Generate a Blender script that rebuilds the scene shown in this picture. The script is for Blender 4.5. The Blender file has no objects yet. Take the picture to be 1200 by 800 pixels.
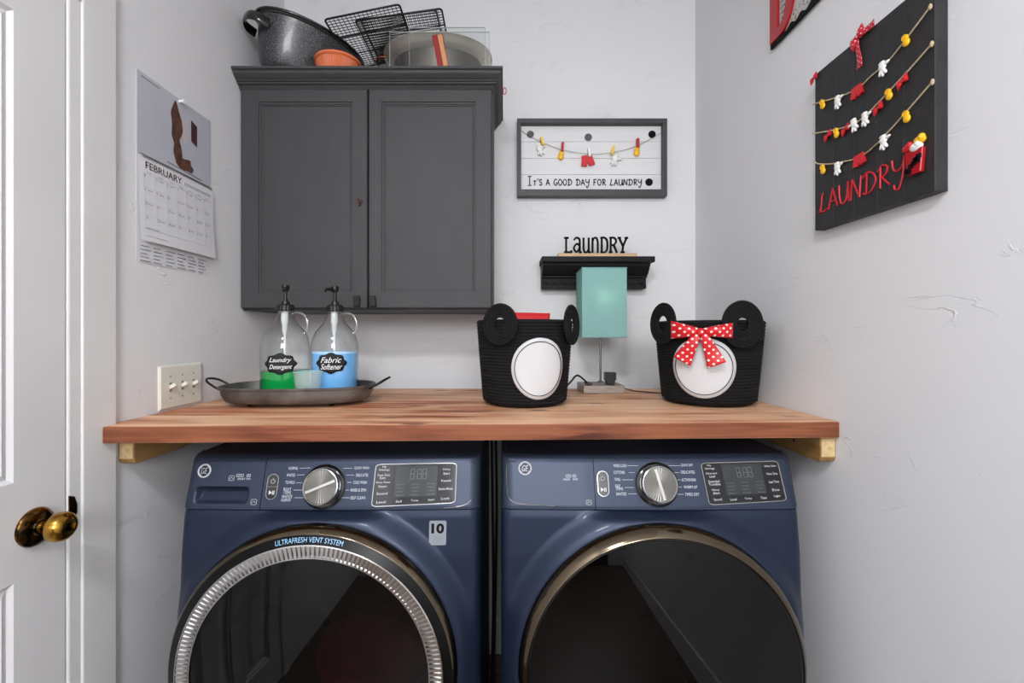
import bpy, math, random
from mathutils import Vector, Matrix
R = math.radians
PI = math.pi
random.seed(7)
sc = bpy.context.scene
col = sc.collection
V = Vector

# ------------------------------------------------------------------ camera model
F, CX, CY, EYE = 533.0, 590.0, 391.0, 1.34
def P(px, py, D):
    """point at distance D into the room seen at pixel px,py of the 1200x800 photograph"""
    return V(((px - CX) * D / F, D, EYE + (CY - py) * D / F))
WL, WR, WB = -0.922, 0.808, 1.915           # left wall, right wall, back wall
def on_right(px, py, X):                     # a point on a plane facing left
    return P(px, py, X * F / (px - CX))

# ------------------------------------------------------------------ materials
def lin(c):
    return tuple(((x / 255) / 12.92 if x / 255 <= 0.04045 else ((x / 255 + 0.055) / 1.055) ** 2.4) for x in c)
MATS = {}
def mat(name, rgb, rough=0.5, metal=0.0, var=0.0, vscale=20, stretch=(1, 1, 1), bump=0.0, bscale=200, bstretch=(1, 1, 1),
        coat=0.0, rgb2=None, lo=0.35, hi=0.65, spec=0.5, emit=None, estr=0.0, trans=0.0, sheen=0.0, detail=4, rvar=0.0):
    m = bpy.data.materials.new(name)
    m.use_nodes = True
    nt = m.node_tree
    b = nt.nodes['Principled BSDF']
    c = lin(rgb)
    b.inputs['Base Color'].default_value = (*c, 1)
    b.inputs['Roughness'].default_value = rough
    b.inputs['Metallic'].default_value = metal
    b.inputs['Specular IOR Level'].default_value = spec
    b.inputs['Coat Weight'].default_value = coat
    b.inputs['Coat Roughness'].default_value = 0.08
    b.inputs['Transmission Weight'].default_value = trans
    b.inputs['Sheen Weight'].default_value = sheen
    if emit:
        b.inputs['Emission Color'].default_value = (*lin(emit), 1)
        b.inputs['Emission Strength'].default_value = estr
    tc = nt.nodes.new('ShaderNodeTexCoord')
    if var or rgb2:
        mp = nt.nodes.new('ShaderNodeMapping')
        mp.inputs['Scale'].default_value = stretch
        nz = nt.nodes.new('ShaderNodeTexNoise')
        nz.inputs['Scale'].default_value = vscale
        nz.inputs['Detail'].default_value = detail
        cr = nt.nodes.new('ShaderNodeValToRGB')
        cr.color_ramp.elements[0].position = lo
        cr.color_ramp.elements[1].position = hi
        if rgb2:
            c2 = lin(rgb2)
        else:
            c2 = tuple(min(1, x * (1 + var)) for x in c)
            c = tuple(x * (1 - var) for x in c)
        cr.color_ramp.elements[0].color = (*c, 1)
        cr.color_ramp.elements[1].color = (*c2, 1)
        nt.links.new(tc.outputs['Object'], mp.inputs['Vector'])
        nt.links.new(mp.outputs['Vector'], nz.inputs['Vector'])
        nt.links.new(nz.outputs['Fac'], cr.inputs['Fac'])
        nt.links.new(cr.outputs['Color'], b.inputs['Base Color'])
        if rvar:
            mr = nt.nodes.new('ShaderNodeMapRange')
            mr.inputs['To Min'].default_value = rough - rvar
            mr.inputs['To Max'].default_value = rough + rvar
            nt.links.new(nz.outputs['Fac'], mr.inputs['Value'])
            nt.links.new(mr.outputs['Result'], b.inputs['Roughness'])
    if bump:
        mp2 = nt.nodes.new('ShaderNodeMapping')
        mp2.inputs['Scale'].default_value = bstretch
        n2 = nt.nodes.new('ShaderNodeTexNoise')
        n2.inputs['Scale'].default_value = bscale
        n2.inputs['Detail'].default_value = 3
        bp = nt.nodes.new('ShaderNodeBump')
        bp.inputs['Strength'].default_value = bump
        bp.inputs['Distance'].default_value = 0.002
        nt.links.new(tc.outputs['Object'], mp2.inputs['Vector'])
        nt.links.new(mp2.outputs['Vector'], n2.inputs['Vector'])
        nt.links.new(n2.outputs['Fac'], bp.inputs['Height'])
        nt.links.new(bp.outputs['Normal'], b.inputs['Normal'])
    MATS[name] = m
    return m

def wall_mat(name, rgb):
    m = mat(name, rgb, rough=0.75, spec=0.3)
    nt = m.node_tree
    b = nt.nodes['Principled BSDF']
    tc = nt.nodes.new('ShaderNodeTexCoord')
    # fine orange peel
    n1 = nt.nodes.new('ShaderNodeTexNoise'); n1.inputs['Scale'].default_value = 55; n1.inputs['Detail'].default_value = 3
    # sparse trowel ridges of the hand textured plaster
    mp = nt.nodes.new('ShaderNodeMapping'); mp.inputs['Scale'].default_value = (4, 3, 8); mp.inputs['Rotation'].default_value = (0.7, 0.2, 0.3)
    n2 = nt.nodes.new('ShaderNodeTexNoise'); n2.inputs['Scale'].default_value = 2.2; n2.inputs['Detail'].default_value = 5
    n2.inputs['Distortion'].default_value = 0.8
    ab = nt.nodes.new('ShaderNodeMath'); ab.operation = 'SUBTRACT'; ab.inputs[1].default_value = 0.61
    ab2 = nt.nodes.new('ShaderNodeMath'); ab2.operation = 'ABSOLUTE'
    mr = nt.nodes.new('ShaderNodeMapRange'); mr.inputs['From Min'].default_value = 0.0; mr.inputs['From Max'].default_value = 0.016
    mr.inputs['To Min'].default_value = 1.0; mr.inputs['To Max'].default_value = 0.0
    n3 = nt.nodes.new('ShaderNodeTexNoise'); n3.inputs['Scale'].default_value = 7.0
    mr3 = nt.nodes.new('ShaderNodeMapRange'); mr3.inputs['From Min'].default_value = 0.5; mr3.inputs['From Max'].default_value = 0.58
    mu = nt.nodes.new('ShaderNodeMath'); mu.operation = 'MULTIPLY'
    ad = nt.nodes.new('ShaderNodeMath'); ad.operation = 'MULTIPLY_ADD'; ad.inputs[1].default_value = 0.14
    bp = nt.nodes.new('ShaderNodeBump'); bp.inputs['Strength'].default_value = 0.42; bp.inputs['Distance'].default_value = 0.004
    L = nt.links.new
    L(tc.outputs['Object'], n1.inputs['Vector']); L(tc.outputs['Object'], mp.inputs['Vector']); L(mp.outputs['Vector'], n2.inputs['Vector'])
    L(tc.outputs['Object'], n3.inputs['Vector'])
    L(n2.outputs['Fac'], ab.inputs[0]); L(ab.outputs[0], ab2.inputs[0]); L(ab2.outputs[0], mr.inputs['Value'])
    L(n3.outputs['Fac'], mr3.inputs['Value'])
    L(mr.outputs['Result'], mu.inputs[0]); L(mr3.outputs['Result'], mu.inputs[1])
    L(n1.outputs['Fac'], ad.inputs[0]); L(mu.outputs[0], ad.inputs[2])
    L(ad.outputs[0], bp.inputs['Height']); L(bp.outputs['Normal'], b.inputs['Normal'])
    return m

def thin_glass(name, tint, gloss=1.0, rough=0.02, through=1.0, ior=1.45, edge=None):
    """a thin clear wall: light passes straight through it, its surface mirrors by fresnel"""
    m = bpy.data.materials.new(name); m.use_nodes = True
    nt = m.node_tree; nt.nodes.clear()
    out = nt.nodes.new('ShaderNodeOutputMaterial')
    tr = nt.nodes.new('ShaderNodeBsdfTransparent'); tr.inputs['Color'].default_value = (*[c * through for c in tint], 1)
    if edge:      # a longer path through the glass where it curves away
        lw = nt.nodes.new('ShaderNodeLayerWeight'); lw.inputs['Blend'].default_value = 0.5
        pw = nt.nodes.new('ShaderNodeMath'); pw.operation = 'POWER'; pw.inputs[1].default_value = 3.0
        mc = nt.nodes.new('ShaderNodeMixRGB'); mc.inputs[1].default_value = (*tint, 1); mc.inputs[2].default_value = (*edge, 1)
        nt.links.new(lw.outputs['Facing'], pw.inputs[0]); nt.links.new(pw.outputs[0], mc.inputs[0]); nt.links.new(mc.outputs[0], tr.inputs['Color'])
    gl = nt.nodes.new('ShaderNodeBsdfGlossy'); gl.inputs['Roughness'].default_value = rough
    gl.inputs['Color'].default_value = (gloss, gloss, gloss, 1)
    fr = nt.nodes.new('ShaderNodeFresnel')
    ge = nt.nodes.new('ShaderNodeNewGeometry')        # same reflectance from either side of the thin wall
    mr = nt.nodes.new('ShaderNodeMapRange'); mr.inputs['To Min'].default_value = ior; mr.inputs['To Max'].default_value = 1 / ior
    nt.links.new(ge.outputs['Backfacing'], mr.inputs['Value']); nt.links.new(mr.outputs['Result'], fr.inputs['IOR'])
    mx = nt.nodes.new('ShaderNodeMixShader')
    nt.links.new(fr.outputs[0], mx.inputs[0]); nt.links.new(tr.outputs[0], mx.inputs[1]); nt.links.new(gl.outputs[0], mx.inputs[2])
    nt.links.new(mx.outputs[0], out.inputs['Surface'])
    MATS[name] = m
    return m

def wood_mat(name, dark, mid, light, along='X', rough=0.45, scale=1.0, knots=True):
    m = mat(name, mid, rough=rough, spec=0.35)
    nt = m.node_tree; b = nt.nodes['Principled BSDF']; L = nt.links.new
    tc = nt.nodes.new('ShaderNodeTexCoord')
    s = {'X': (0.9, 16, 16), 'Y': (16, 0.9, 16), 'Z': (16, 16, 0.9)}[along]
    mp = nt.nodes.new('ShaderNodeMapping'); mp.inputs['Scale'].default_value = tuple(k * scale for k in s)
    n1 = nt.nodes.new('ShaderNodeTexNoise'); n1.inputs['Scale'].default_value = 2.2; n1.inputs['Detail'].default_value = 7; n1.inputs['Distortion'].default_value = 0.5
    cr = nt.nodes.new('ShaderNodeValToRGB')
    e = cr.color_ramp.elements
    e[0].position = 0.33; e[0].color = (*lin(dark), 1)
    e[1].position = 0.7; e[1].color = (*lin(light), 1)
    x = e.new(0.5); x.color = (*lin(mid), 1)
    # broad patches where the stain took lighter
    mpb = nt.nodes.new('ShaderNodeMapping'); mpb.inputs['Scale'].default_value = {'X': (2.2, 6, 6), 'Y': (6, 2.2, 6), 'Z': (6, 6, 2.2)}[along]
    n2 = nt.nodes.new('ShaderNodeTexNoise'); n2.inputs['Scale'].default_value = 1.6; n2.inputs['Detail'].default_value = 2
    mr = nt.nodes.new('ShaderNodeMapRange'); mr.inputs['From Min'].default_value = 0.36; mr.inputs['From Max'].default_value = 0.64
    mr.inputs['To Max'].default_value = 0.72
    mx = nt.nodes.new('ShaderNodeMixRGB'); mx.inputs[2].default_value = (*lin(light), 1)
    L(tc.outputs['Object'], mp.inputs['Vector']); L(mp.outputs['Vector'], n1.inputs['Vector']); L(n1.outputs['Fac'], cr.inputs['Fac'])
    L(tc.outputs['Object'], mpb.inputs['Vector']); L(mpb.outputs['Vector'], n2.inputs['Vector']); L(n2.outputs['Fac'], mr.inputs['Value'])
    L(mr.outputs['Result'], mx.inputs[0]); L(cr.outputs['Color'], mx.inputs[1])
    last = mx.outputs[0]
    if knots:
        mpk = nt.nodes.new('ShaderNodeMapping'); mpk.inputs['Scale'].default_value = {'X': (5, 14, 14), 'Y': (14, 5, 14), 'Z': (14, 14, 5)}[along]
        vo = nt.nodes.new('ShaderNodeTexVoronoi'); vo.inputs['Scale'].default_value = 0.75
        mk = nt.nodes.new('ShaderNodeMapRange'); mk.inputs['From Min'].default_value = 0.06; mk.inputs['From Max'].default_value = 0.15
        mk.inputs['To Min'].default_value = 0.75; mk.inputs['To Max'].default_value = 0.0
        mxk = nt.nodes.new('ShaderNodeMixRGB'); mxk.inputs[2].default_value = (*lin((70, 38, 28)), 1)
        L(tc.outputs['Object'], mpk.inputs['Vector']); L(mpk.outputs['Vector'], vo.inputs['Vector'])
        L(vo.outputs['Distance'], mk.inputs['Value']); L(mk.outputs['Result'], mxk.inputs[0]); L(last, mxk.inputs[1])
        last = mxk.outputs[0]
    L(last, b.inputs['Base Color'])
    bp = nt.nodes.new('ShaderNodeBump'); bp.inputs['Strength'].default_value = 0.25; bp.inputs['Distance'].default_value = 0.001
    L(n1.outputs['Fac'], bp.inputs['Height']); L(bp.outputs['Normal'], b.inputs['Normal'])
    return m

def dots_mat(name, base, dot, step=0.011, rad=0.3, axes=('X', 'Z')):
    m = mat(name, base, rough=0.35)
    nt = m.node_tree; b = nt.nodes['Principled BSDF']; L = nt.links.new
    tc = nt.nodes.new('ShaderNodeTexCoord'); sx = nt.nodes.new('ShaderNodeSeparateXYZ')
    L(tc.outputs['Object'], sx.inputs[0])
    def math_(op, a, bb=None):
        n = nt.nodes.new('ShaderNodeMath'); n.operation = op
        for i, q in enumerate((a, bb)):
            if q is None: continue
            if isinstance(q, (int, float)): n.inputs[i].default_value = q
            else: L(q, n.inputs[i])
        return n.outputs[0]
    x = math_('DIVIDE', sx.outputs[axes[0]], step); z = math_('DIVIDE', sx.outputs[axes[1]], step)
    a = math_('ADD', x, z); c = math_('SUBTRACT', x, z)
    fa = math_('SUBTRACT', math_('FRACT', math_('MULTIPLY', a, 0.5)), 0.5)
    fc = math_('SUBTRACT', math_('FRACT', math_('MULTIPLY', c, 0.5)), 0.5)
    d = math_('SQRT', math_('ADD', math_('MULTIPLY', fa, fa), math_('MULTIPLY', fc, fc)))
    lt = math_('LESS_THAN', d, rad * 0.7)
    mx = nt.nodes.new('ShaderNodeMixRGB'); mx.inputs[1].default_value = (*lin(base), 1); mx.inputs[2].default_value = (*lin(dot), 1)
    L(lt, mx.inputs[0]); L(mx.outputs[0], b.inputs['Base Color'])
    return m

# ------------------------------------------------------------------ mesh builder
ORIGIN = {}
class MB:
    def __init__(s): s.v = []; s.f = []; s.m = []
    def add(s, verts, faces, mi=0):
        o = len(s.v)
        s.v += [V(p) for p in verts]
        for f in faces:
            s.f.append(tuple(i + o for i in f)); s.m.append(mi)
        return s
    def box(s, x0, x1, y0, y1, z0, z1, mi=0):
        p = [(x0, y0, z0), (x1, y0, z0), (x1, y1, z0), (x0, y1, z0), (x0, y0, z1), (x1, y0, z1), (x1, y1, z1), (x0, y1, z1)]
        return s.add(p, [(0, 3, 2, 1), (4, 5, 6, 7), (0, 1, 5, 4), (1, 2, 6, 5), (2, 3, 7, 6), (3, 0, 4, 7)], mi)
    def obox(s, c, r, u, n, hr, hu, hn, mi=0):
        c, r, u, n = V(c), V(r), V(u), V(n)
        p = []
        for k in (-1, 1):
            for a, b in ((-1, -1), (1, -1), (1, 1), (-1, 1)):
                p.append(c + r * (a * hr) + u * (b * hu) + n * (k * hn))
        return s.add(p, [(0, 3, 2, 1), (4, 5, 6, 7), (0, 1, 5, 4), (1, 2, 6, 5), (2, 3, 7, 6), (3, 0, 4, 7)], mi)
    def prism(s, pts, ext, mi=0):
        pts = [V(p) for p in pts]; ext = V(ext); n = len(pts)
        return s.add(pts + [p + ext for p in pts], [tuple(range(n))[::-1], tuple(range(n, 2 * n))] +
                     [(i, (i + 1) % n, n + (i + 1) % n, n + i) for i in range(n)], mi)
    def loft(s, rings, closed=True, cap0=False, cap1=False, mi=0):
        n = len(rings[0]); v = [p for r in rings for p in r]; f = []
        for k in range(len(rings) - 1):
            for i in range(n if closed else n - 1):
                j = (i + 1) % n
                f.append((k * n + i, k * n + j, (k + 1) * n + j, (k + 1) * n + i))
        if cap0: f.append(tuple(range(n))[::-1])
        if cap1: f.append(tuple(range((len(rings) - 1) * n, len(rings) * n)))
        return s.add(v, f, mi)
    def lathe(s, prof, c, axis=(0, 0, 1), n=32, mi=0, cap0=False, cap1=False):
        c = V(c); ax = V(axis).normalized()
        t = V((1, 0, 0)) if abs(ax.x) < 0.9 else V((0, 1, 0))
        a = (t - ax * t.dot(ax)).normalized(); b = ax.cross(a)
        rings = [[c + ax * h + (a * math.cos(2 * PI * i / n) + b * math.sin(2 * PI * i / n)) * max(r, 1e-5) for i in range(n)] for r, h in prof]
        return s.loft(rings, True, cap0, cap1, mi)
    def tube(s, pts, r, n=8, closed=False, mi=0, caps=True, flat=None):
        pts = [V(p) for p in pts]; m = len(pts); rings = []
        ref = None
        for i in range(m):
            if closed: d = pts[(i + 1) % m] - pts[i - 1]
            else: d = pts[min(i + 1, m - 1)] - pts[max(i - 1, 0)]
            if d.length < 1e-9: d = V((0, 0, 1))
            d.normalize()
            if ref is None:
                ref = V((0, 0, 1)) if abs(d.z) < 0.9 else V((1, 0, 0))
                if flat is not None: ref = V(flat)
            a = ref - d * ref.dot(d)
            if a.length < 1e-6: a = d.orthogonal()
            a.normalize(); ref = a if flat is None else V(flat); b = d.cross(a)
            rr = r[i] if isinstance(r, list) else r
            ra, rb = (rr, rr) if not isinstance(rr, tuple) else rr
            off = PI / n if n == 4 else 0
            rings.append([pts[i] + a * (ra * math.cos(2 * PI * k / n + off)) + b * (rb * math.sin(2 * PI * k / n + off)) for k in range(n)])
        if closed: rings.append(rings[0])
        return s.loft(rings, True, caps and not closed, caps and not closed, mi)
    def grid(s, fn, nu, nv, mi=0):
        v = [fn(i / nu, j / nv) for j in range(nv + 1) for i in range(nu + 1)]
        return s.add(v, [(j * (nu + 1) + i, j * (nu + 1) + i + 1, (j + 1) * (nu + 1) + i + 1, (j + 1) * (nu + 1) + i) for j in range(nv) for i in range(nu)], mi)
    def ell(s, c, ax, n=10, mi=0):
        c = V(c); a, b, d = [V(q) for q in ax]
        rings = []
        for k in range(n + 1):
            th = PI * k / n; st = max(math.sin(th), 1e-4)
            rings.append([c + d * math.cos(th) + (a * math.cos(2 * PI * i / (2 * n)) + b * math.sin(2 * PI * i / (2 * n))) * st for i in range(2 * n)])
        return s.loft(rings, True, False, False, mi)
    def xf(s, M):
        s.v = [M @ p for p in s.v]; return s
    def build(s, name, mats, parent=None, loc=None, smooth=None, bevel=0, solid=0, sub=0, seg=2, offset=-1):
        o0 = ORIGIN[parent.name] if parent else V(loc if loc is not None else (0, 0, 0))
        me = bpy.data.meshes.new(name)
        me.from_pydata([tuple(p - o0) for p in s.v], [], s.f)
        for m in (mats if isinstance(mats, (list, tuple)) else [mats]):
            me.materials.append(MATS[m] if isinstance(m, str) else m)
        for p, mi in zip(me.polygons, s.m): p.material_index = mi
        me.update()
        import bmesh
        bm = bmesh.new(); bm.from_mesh(me); bmesh.ops.recalc_face_normals(bm, faces=bm.faces); bm.to_mesh(me); bm.free()
        if smooth is not None:
            me.shade_smooth(); me.set_sharp_from_angle(angle=R(smooth))
        ob = bpy.data.objects.new(name, me); col.objects.link(ob)
        if parent:
            ob.parent = parent
        else:
            ob.location = o0
        ORIGIN[ob.name] = o0
        if solid:
            md = ob.modifiers.new('s', 'SOLIDIFY'); md.thickness = solid; md.offset = offset
        if bevel:
            md = ob.modifiers.new('b', 'BEVEL'); md.width = bevel; md.segments = seg; md.limit_method = 'ANGLE'; md.angle_limit = R(40)
            md.harden_normals = False
        if sub:
            md = ob.modifiers.new('u', 'SUBSURF'); md.levels = sub; md.render_levels = sub
        return ob

def thing(name, label, cat, loc, group=None):
    o = bpy.data.objects.new(name, None); col.objects.link(o)
    o.empty_display_size = 0.05
    o.location = loc; ORIGIN[o.name] = V(loc)
    return tag(o, label, cat, group)
def tag(o, label, cat, group=None):
    o['label'] = label; o['category'] = cat
    if group: o['group'] = group
    return o
def struct(o, label=None):
    o['kind'] = 'structure'
    if label: o['label'] = label
    return o

class Frame:
    """a flat working face: o corner/centre, r right, u up, n out of the face"""
    def __init__(s, o, r, u, n=None):
        s.o, s.r, s.u = V(o), V(r).normalized(), V(u).normalized()
        s.n = V(n).normalized() if n is not None else s.r.cross(s.u).normalized()
    def p(s, a, b, c=0): return s.o + s.r * a + s.u * b + s.n * c

_tc = {}
def text_geo(body, shear=0.0, bold=0.0):
    if (body, shear, bold) in _tc: return _tc[(body, shear, bold)]
    cu = bpy.data.curves.new('t', 'FONT'); cu.body = body; cu.shear = shear; cu.resolution_u = 3; cu.offset = bold
    ob = bpy.data.objects.new('t', cu); col.objects.link(ob)
    dg = bpy.context.evaluated_depsgraph_get()
    me = bpy.data.meshes.new_from_object(ob.evaluated_get(dg))
    v = [(q.co.x, q.co.y) for q in me.vertices]; f = [tuple(p.vertices) for p in me.polygons]
    bpy.data.objects.remove(ob); bpy.data.curves.remove(cu); bpy.data.meshes.remove(me)
    x0 = min(a for a, b in v); x1 = max(a for a, b in v); y0 = min(b for a, b in v); y1 = max(b for a, b in v)
    r = ([((a - x0) / (x1 - x0), (b - y0) / (y1 - y0)) for a, b in v], f, (x1 - x0) / (y1 - y0))
    _tc[(body, shear, bold)] = r
    return r
def text(mb, body, fn, cx, cy, h, w=None, shear=0.0, align='c', mi=0, bold=0.0):
    """fn maps (a,b) on the face to a point; the glyph box is h high and w wide, centred on cx,cy"""
    v, f, asp = text_geo(body, shear, bold)
    w = w or h * asp
    ax = {'c': cx - w / 2, 'l': cx, 'r': cx - w}[align]
    mb.add([fn(ax + a * w, cy - h / 2 + b * h) for a, b in v], f, mi)

def catmull(pts, k=5, closed=False):
    out = []; n = len(pts); pts = [V(p) for p in pts]
    rng = range(n if closed else n - 1)
    for i in rng:
        if closed: p0, p1, p2, p3 = pts[i - 1], pts[i], pts[(i + 1) % n], pts[(i + 2) % n]
        else: p0, p1, p2, p3 = pts[max(i - 1, 0)], pts[i], pts[i + 1], pts[min(i + 2, n - 1)]
        for j in range(k):
            t = j / k
            out.append(0.5 * ((2 * p1) + (p2 - p0) * t + (2 * p0 - 5 * p1 + 4 * p2 - p3) * t * t + (3 * p1 - p0 - 3 * p2 + p3) * t ** 3))
    if not closed: out.append(pts[-1])
    return out

# hand lettering drawn as brush strokes: (curved?, points)
GL = {
 'A': (.6, [(0, [(0, 0), (.27, 1), (.6, 0)]), (0, [(.1, .36), (.52, .36)])]),
 'U': (.6, [(1, [(0, 1), (.03, .4), (.16, .02), (.38, .08), (.5, .45), (.54, 1)]), (0, [(.54, 1), (.6, 0)])]),
 'N': (.62, [(0, [(0, 0), (.08, 1), (.52, 0), (.6, 1)])]),
 'D': (.68, [(0, [(.16, 0), (.2, .95)]), (1, [(0, .82), (.2, 1), (.52, .85), (.68, .5), (.5, .12), (.2, 0), (0, .1)])]),
 'R': (.6, [(0, [(.12, 0), (.14, .95)]), (1, [(0, .8), (.2, 1), (.48, .85), (.4, .55), (.14, .48)]), (0, [(.2, .48), (.6, 0)])]),
 'Y': (.6, [(1, [(0, 1), (.06, .6), (.25, .45), (.5, .62), (.56, 1)]), (1, [(.56, 1), (.52, .3), (.34, -.3), (.14, -.3), (.1, -.1)])]),
 'L': (.55, [(1, [(.3, 1), (.2, .85), (.16, .4), (.06, .05), (.0, .1), (.12, .1), (.3, 0), (.55, .1)])]),
 'I': (.4, [(0, [(0, 1), (.4, 1)]), (0, [(.2, 1), (.2, 0)]), (0, [(0, 0), (.4, 0)])]),
 'T': (.5, [(0, [(0, .72), (.5, .72)]), (0, [(.25, .72), (.22, 0)])]),
 'S': (.45, [(1, [(.42, .82), (.2, .98), (.02, .76), (.22, .54), (.43, .3), (.25, .02), (0, .14)])]),
 'G': (.58, [(1, [(.5, .85), (.25, 1), (0, .5), (.22, 0), (.5, .14), (.56, .42)]), (0, [(.56, .42), (.3, .42)])]),
 'O': (.6, [(2, [(.3, 1), (.6, .5), (.3, 0), (0, .5)])]),
 'F': (.5, [(0, [(.06, 0), (.08, .95)]), (0, [(0, .95), (.5, .98)]), (0, [(.08, .52), (.4, .52)])]),
 "'": (.15, [(0, [(.1, 1.1), (.04, .85)])]),
 ' ': (.35, []),
}
SLAB = {   # tall narrow cut-out letters
 'L': (.36, [(0, [(.08, 1), (.08, 0)]), (0, [(-.02, .96), (.2, .96)]), (0, [(-.02, .04), (.36, .04)]), (0, [(.33, .04), (.33, .16)])]),
 'a': (.36, [(1, [(.02, .82), (.14, .97), (.28, .88), (.3, .6)]), (0, [(.3, .6), (.3, 0)]), (0, [(.28, .04), (.4, .04)]), (2, [(.16, .58), (.3, .4), (.16, .06), (.02, .3)])]),
 'u': (.36, [(0, [(.05, .97), (.05, .3)]), (1, [(.05, .3), (.1, .06), (.22, .06), (.3, .25)]), (0, [(.3, .97), (.3, 0)]), (0, [(.28, .04), (.4, .04)])]),
 'n': (.36, [(0, [(.05, .97), (.05, 0)]), (1, [(.05, .72), (.12, .94), (.24, .94), (.3, .7)]), (0, [(.3, .7), (.3, 0)])]),
 'D': (.36, [(0, [(.06, 1), (.06, 0)]), (1, [(.0, .96), (.2, .96), (.32, .75), (.32, .25), (.2, .04), (0, .04)])]),
 'R': (.38, [(0, [(.06, 1), (.06, 0)]), (1, [(0, .96), (.22, .96), (.32, .76), (.22, .52), (.06, .5)]), (0, [(.2, .52), (.36, 0)]), (0, [(-.02, .04), (.14, .04)])]),
 'Y': (.38, [(0, [(.0, 1), (.2, .42), (.38, 1)]), (0, [(.2, .42), (.17, 0)]), (0, [(.08, .04), (.28, .04)]), (0, [(-.06, .96), (.1, .96)]), (0, [(.28, .96), (.44, .96)])]),
}
def strokes(mb, body, fn, x, y, h, total, rad, font=GL, first=None, n=6, gap=0.16, flat=None, tall=None):
    w = sum(font[c][0] + gap for c in body) - gap
    k = total / w; cur = x
    for i, c in enumerate(body):
        cw, ss = font[c]
        hh = h * (first if (first and i == 0) else 1) if tall is None else h
        for curved, pts in ss:
            q = [fn(cur + a * k, y + b * hh) for a, b in pts]
            if curved == 1: q = catmull(q, 5)
            elif curved == 2: q = catmull(q, 6, True)
            if curved == 0:
                for qa, qb in zip(q, q[1:]): mb.tube([qa, qb], rad, n, flat=flat)
            else:
                mb.tube(q, rad, n, closed=(curved == 2), flat=flat)
        cur += (cw + gap) * k

def supel(a, b, e, n, z=0, cx=0, cy=0):
    out = []
    for i in range(n):
        t = 2 * PI * i / n; c, s_ = math.cos(t), math.sin(t)
        out.append(V((cx + a * math.copysign(abs(c) ** (2 / e), c), cy + b * math.copysign(abs(s_) ** (2 / e), s_), z)))
    return out
def rrect(w, h, r, n=5):
    pts = []
    for cx, cy, a0 in ((w / 2 - r, h / 2 - r, 0), (-w / 2 + r, h / 2 - r, 90), (-w / 2 + r, -h / 2 + r, 180), (w / 2 - r, -h / 2 + r, 270)):
        for k in range(n + 1):
            a = R(a0 + 90 * k / n); pts.append((cx + r * math.cos(a), cy + r * math.sin(a)))
    return pts
# ------------------------------------------------------------------ material set
wall_mat('paint_wall', (226, 226, 228))
mat('paint_ceiling', (226, 226, 226), 0.8)
mat('paint_trim', (224, 223, 222), 0.35, var=0.02, vscale=6, bump=0.05, bscale=90)
mat('paint_door', (220, 219, 220), 0.38, var=0.02, vscale=4, bump=0.06, bscale=110, bstretch=(1, 1, .1))
mat('floor_vinyl', (88, 72, 60), 0.4, var=0.35, vscale=5, stretch=(1, 10, 1))
mat('hall_door', (74, 62, 54), 0.4, var=0.2, vscale=6, stretch=(12, 1, 1))
wood_mat('wood_counter', (126, 64, 40), (188, 116, 78), (236, 194, 156), 'X', 0.5)
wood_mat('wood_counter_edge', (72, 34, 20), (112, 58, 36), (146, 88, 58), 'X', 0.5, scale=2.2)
wood_mat('wood_stud', (112, 80, 40), (140, 106, 60), (166, 132, 86), 'Y', 0.6, knots=False)
mat('wood_end', (206, 178, 132), 0.7, var=0.2, vscale=60)
mat('cab_grey', (64, 64, 66), 0.55, spec=.35, var=0.05, vscale=5, stretch=(3, 3, 1), bump=0.08, bscale=60, bstretch=(6, 6, 1))
mat('cab_edge', (52, 52, 54), 0.45)
mat('black_metal', (16, 16, 17), 0.4, metal=0.2)
mat('black_plastic', (12, 12, 14), 0.35)
mat('rust_metal', (70, 34, 26), 0.5, metal=0.6)
mat('enamel', (20, 21, 23), 0.3, coat=0.3, rgb2=(118, 120, 124), lo=0.53, hi=0.66, vscale=420, detail=1)
mat('enamel_black', (10, 10, 12), 0.12, coat=0.6)
mat('terracotta', (214, 112, 70), 0.32, var=0.1, vscale=10)
mat('rack_wire', (20, 19, 20), 0.4, metal=0.3)
mat('steel_pan', (216, 208, 196), 0.45, metal=0.8, var=0.15, vscale=8)
mat('steel_base', (96, 90, 84), 0.32, metal=1.0)
mat('book_red', (138, 18, 26), 0.55)
mat('copper_dark', (110, 58, 34), 0.35, metal=0.8)
thin_glass('clear_sheet', (0.965, 0.975, 0.97), 1.0, 0.03)
mat('sheet_edge', (168, 178, 174), 0.15, spec=0.8)
mat('red_cloth', (196, 30, 36), 0.6)
mat('page_tan', (190, 140, 96), 0.7, var=0.15, vscale=80, stretch=(8, 8, 1))
mat('frame_grey', (64, 64, 66), 0.5, var=0.1, vscale=20)
mat('plank_white', (226, 226, 228), 0.55, var=0.02, vscale=12, stretch=(1, 1, 8))
mat('groove', (150, 150, 152), 0.8)
mat('ink', (11, 11, 12), 0.75, spec=.2)
mat('grey_dot', (80, 80, 82), 0.5)
mat('twine', (190, 170, 138), 0.85, var=0.2, vscale=300)
mat('string_grey', (120, 110, 100), 0.85)
mat('charm_white', (238, 238, 234), 0.4)
mat('charm_yellow', (242, 186, 24), 0.35)
mat('charm_red', (205, 28, 38), 0.35)
mat('clip_red', (176, 30, 30), 0.5)
mat('clip_yellow', (240, 206, 80), 0.5)
mat('shelf_black', (20, 20, 21), 0.6, spec=.25, var=0.15, vscale=14)
mat('pale_wood', (204, 172, 132), 0.6, var=0.1, vscale=20, stretch=(1, 8, 8))
mat('shade_aqua', (160, 208, 206), 0.75, bump=0.1, bscale=500)
_b = MATS['shade_aqua'].node_tree.nodes['Principled BSDF']
_nt = MATS['shade_aqua'].node_tree
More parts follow.
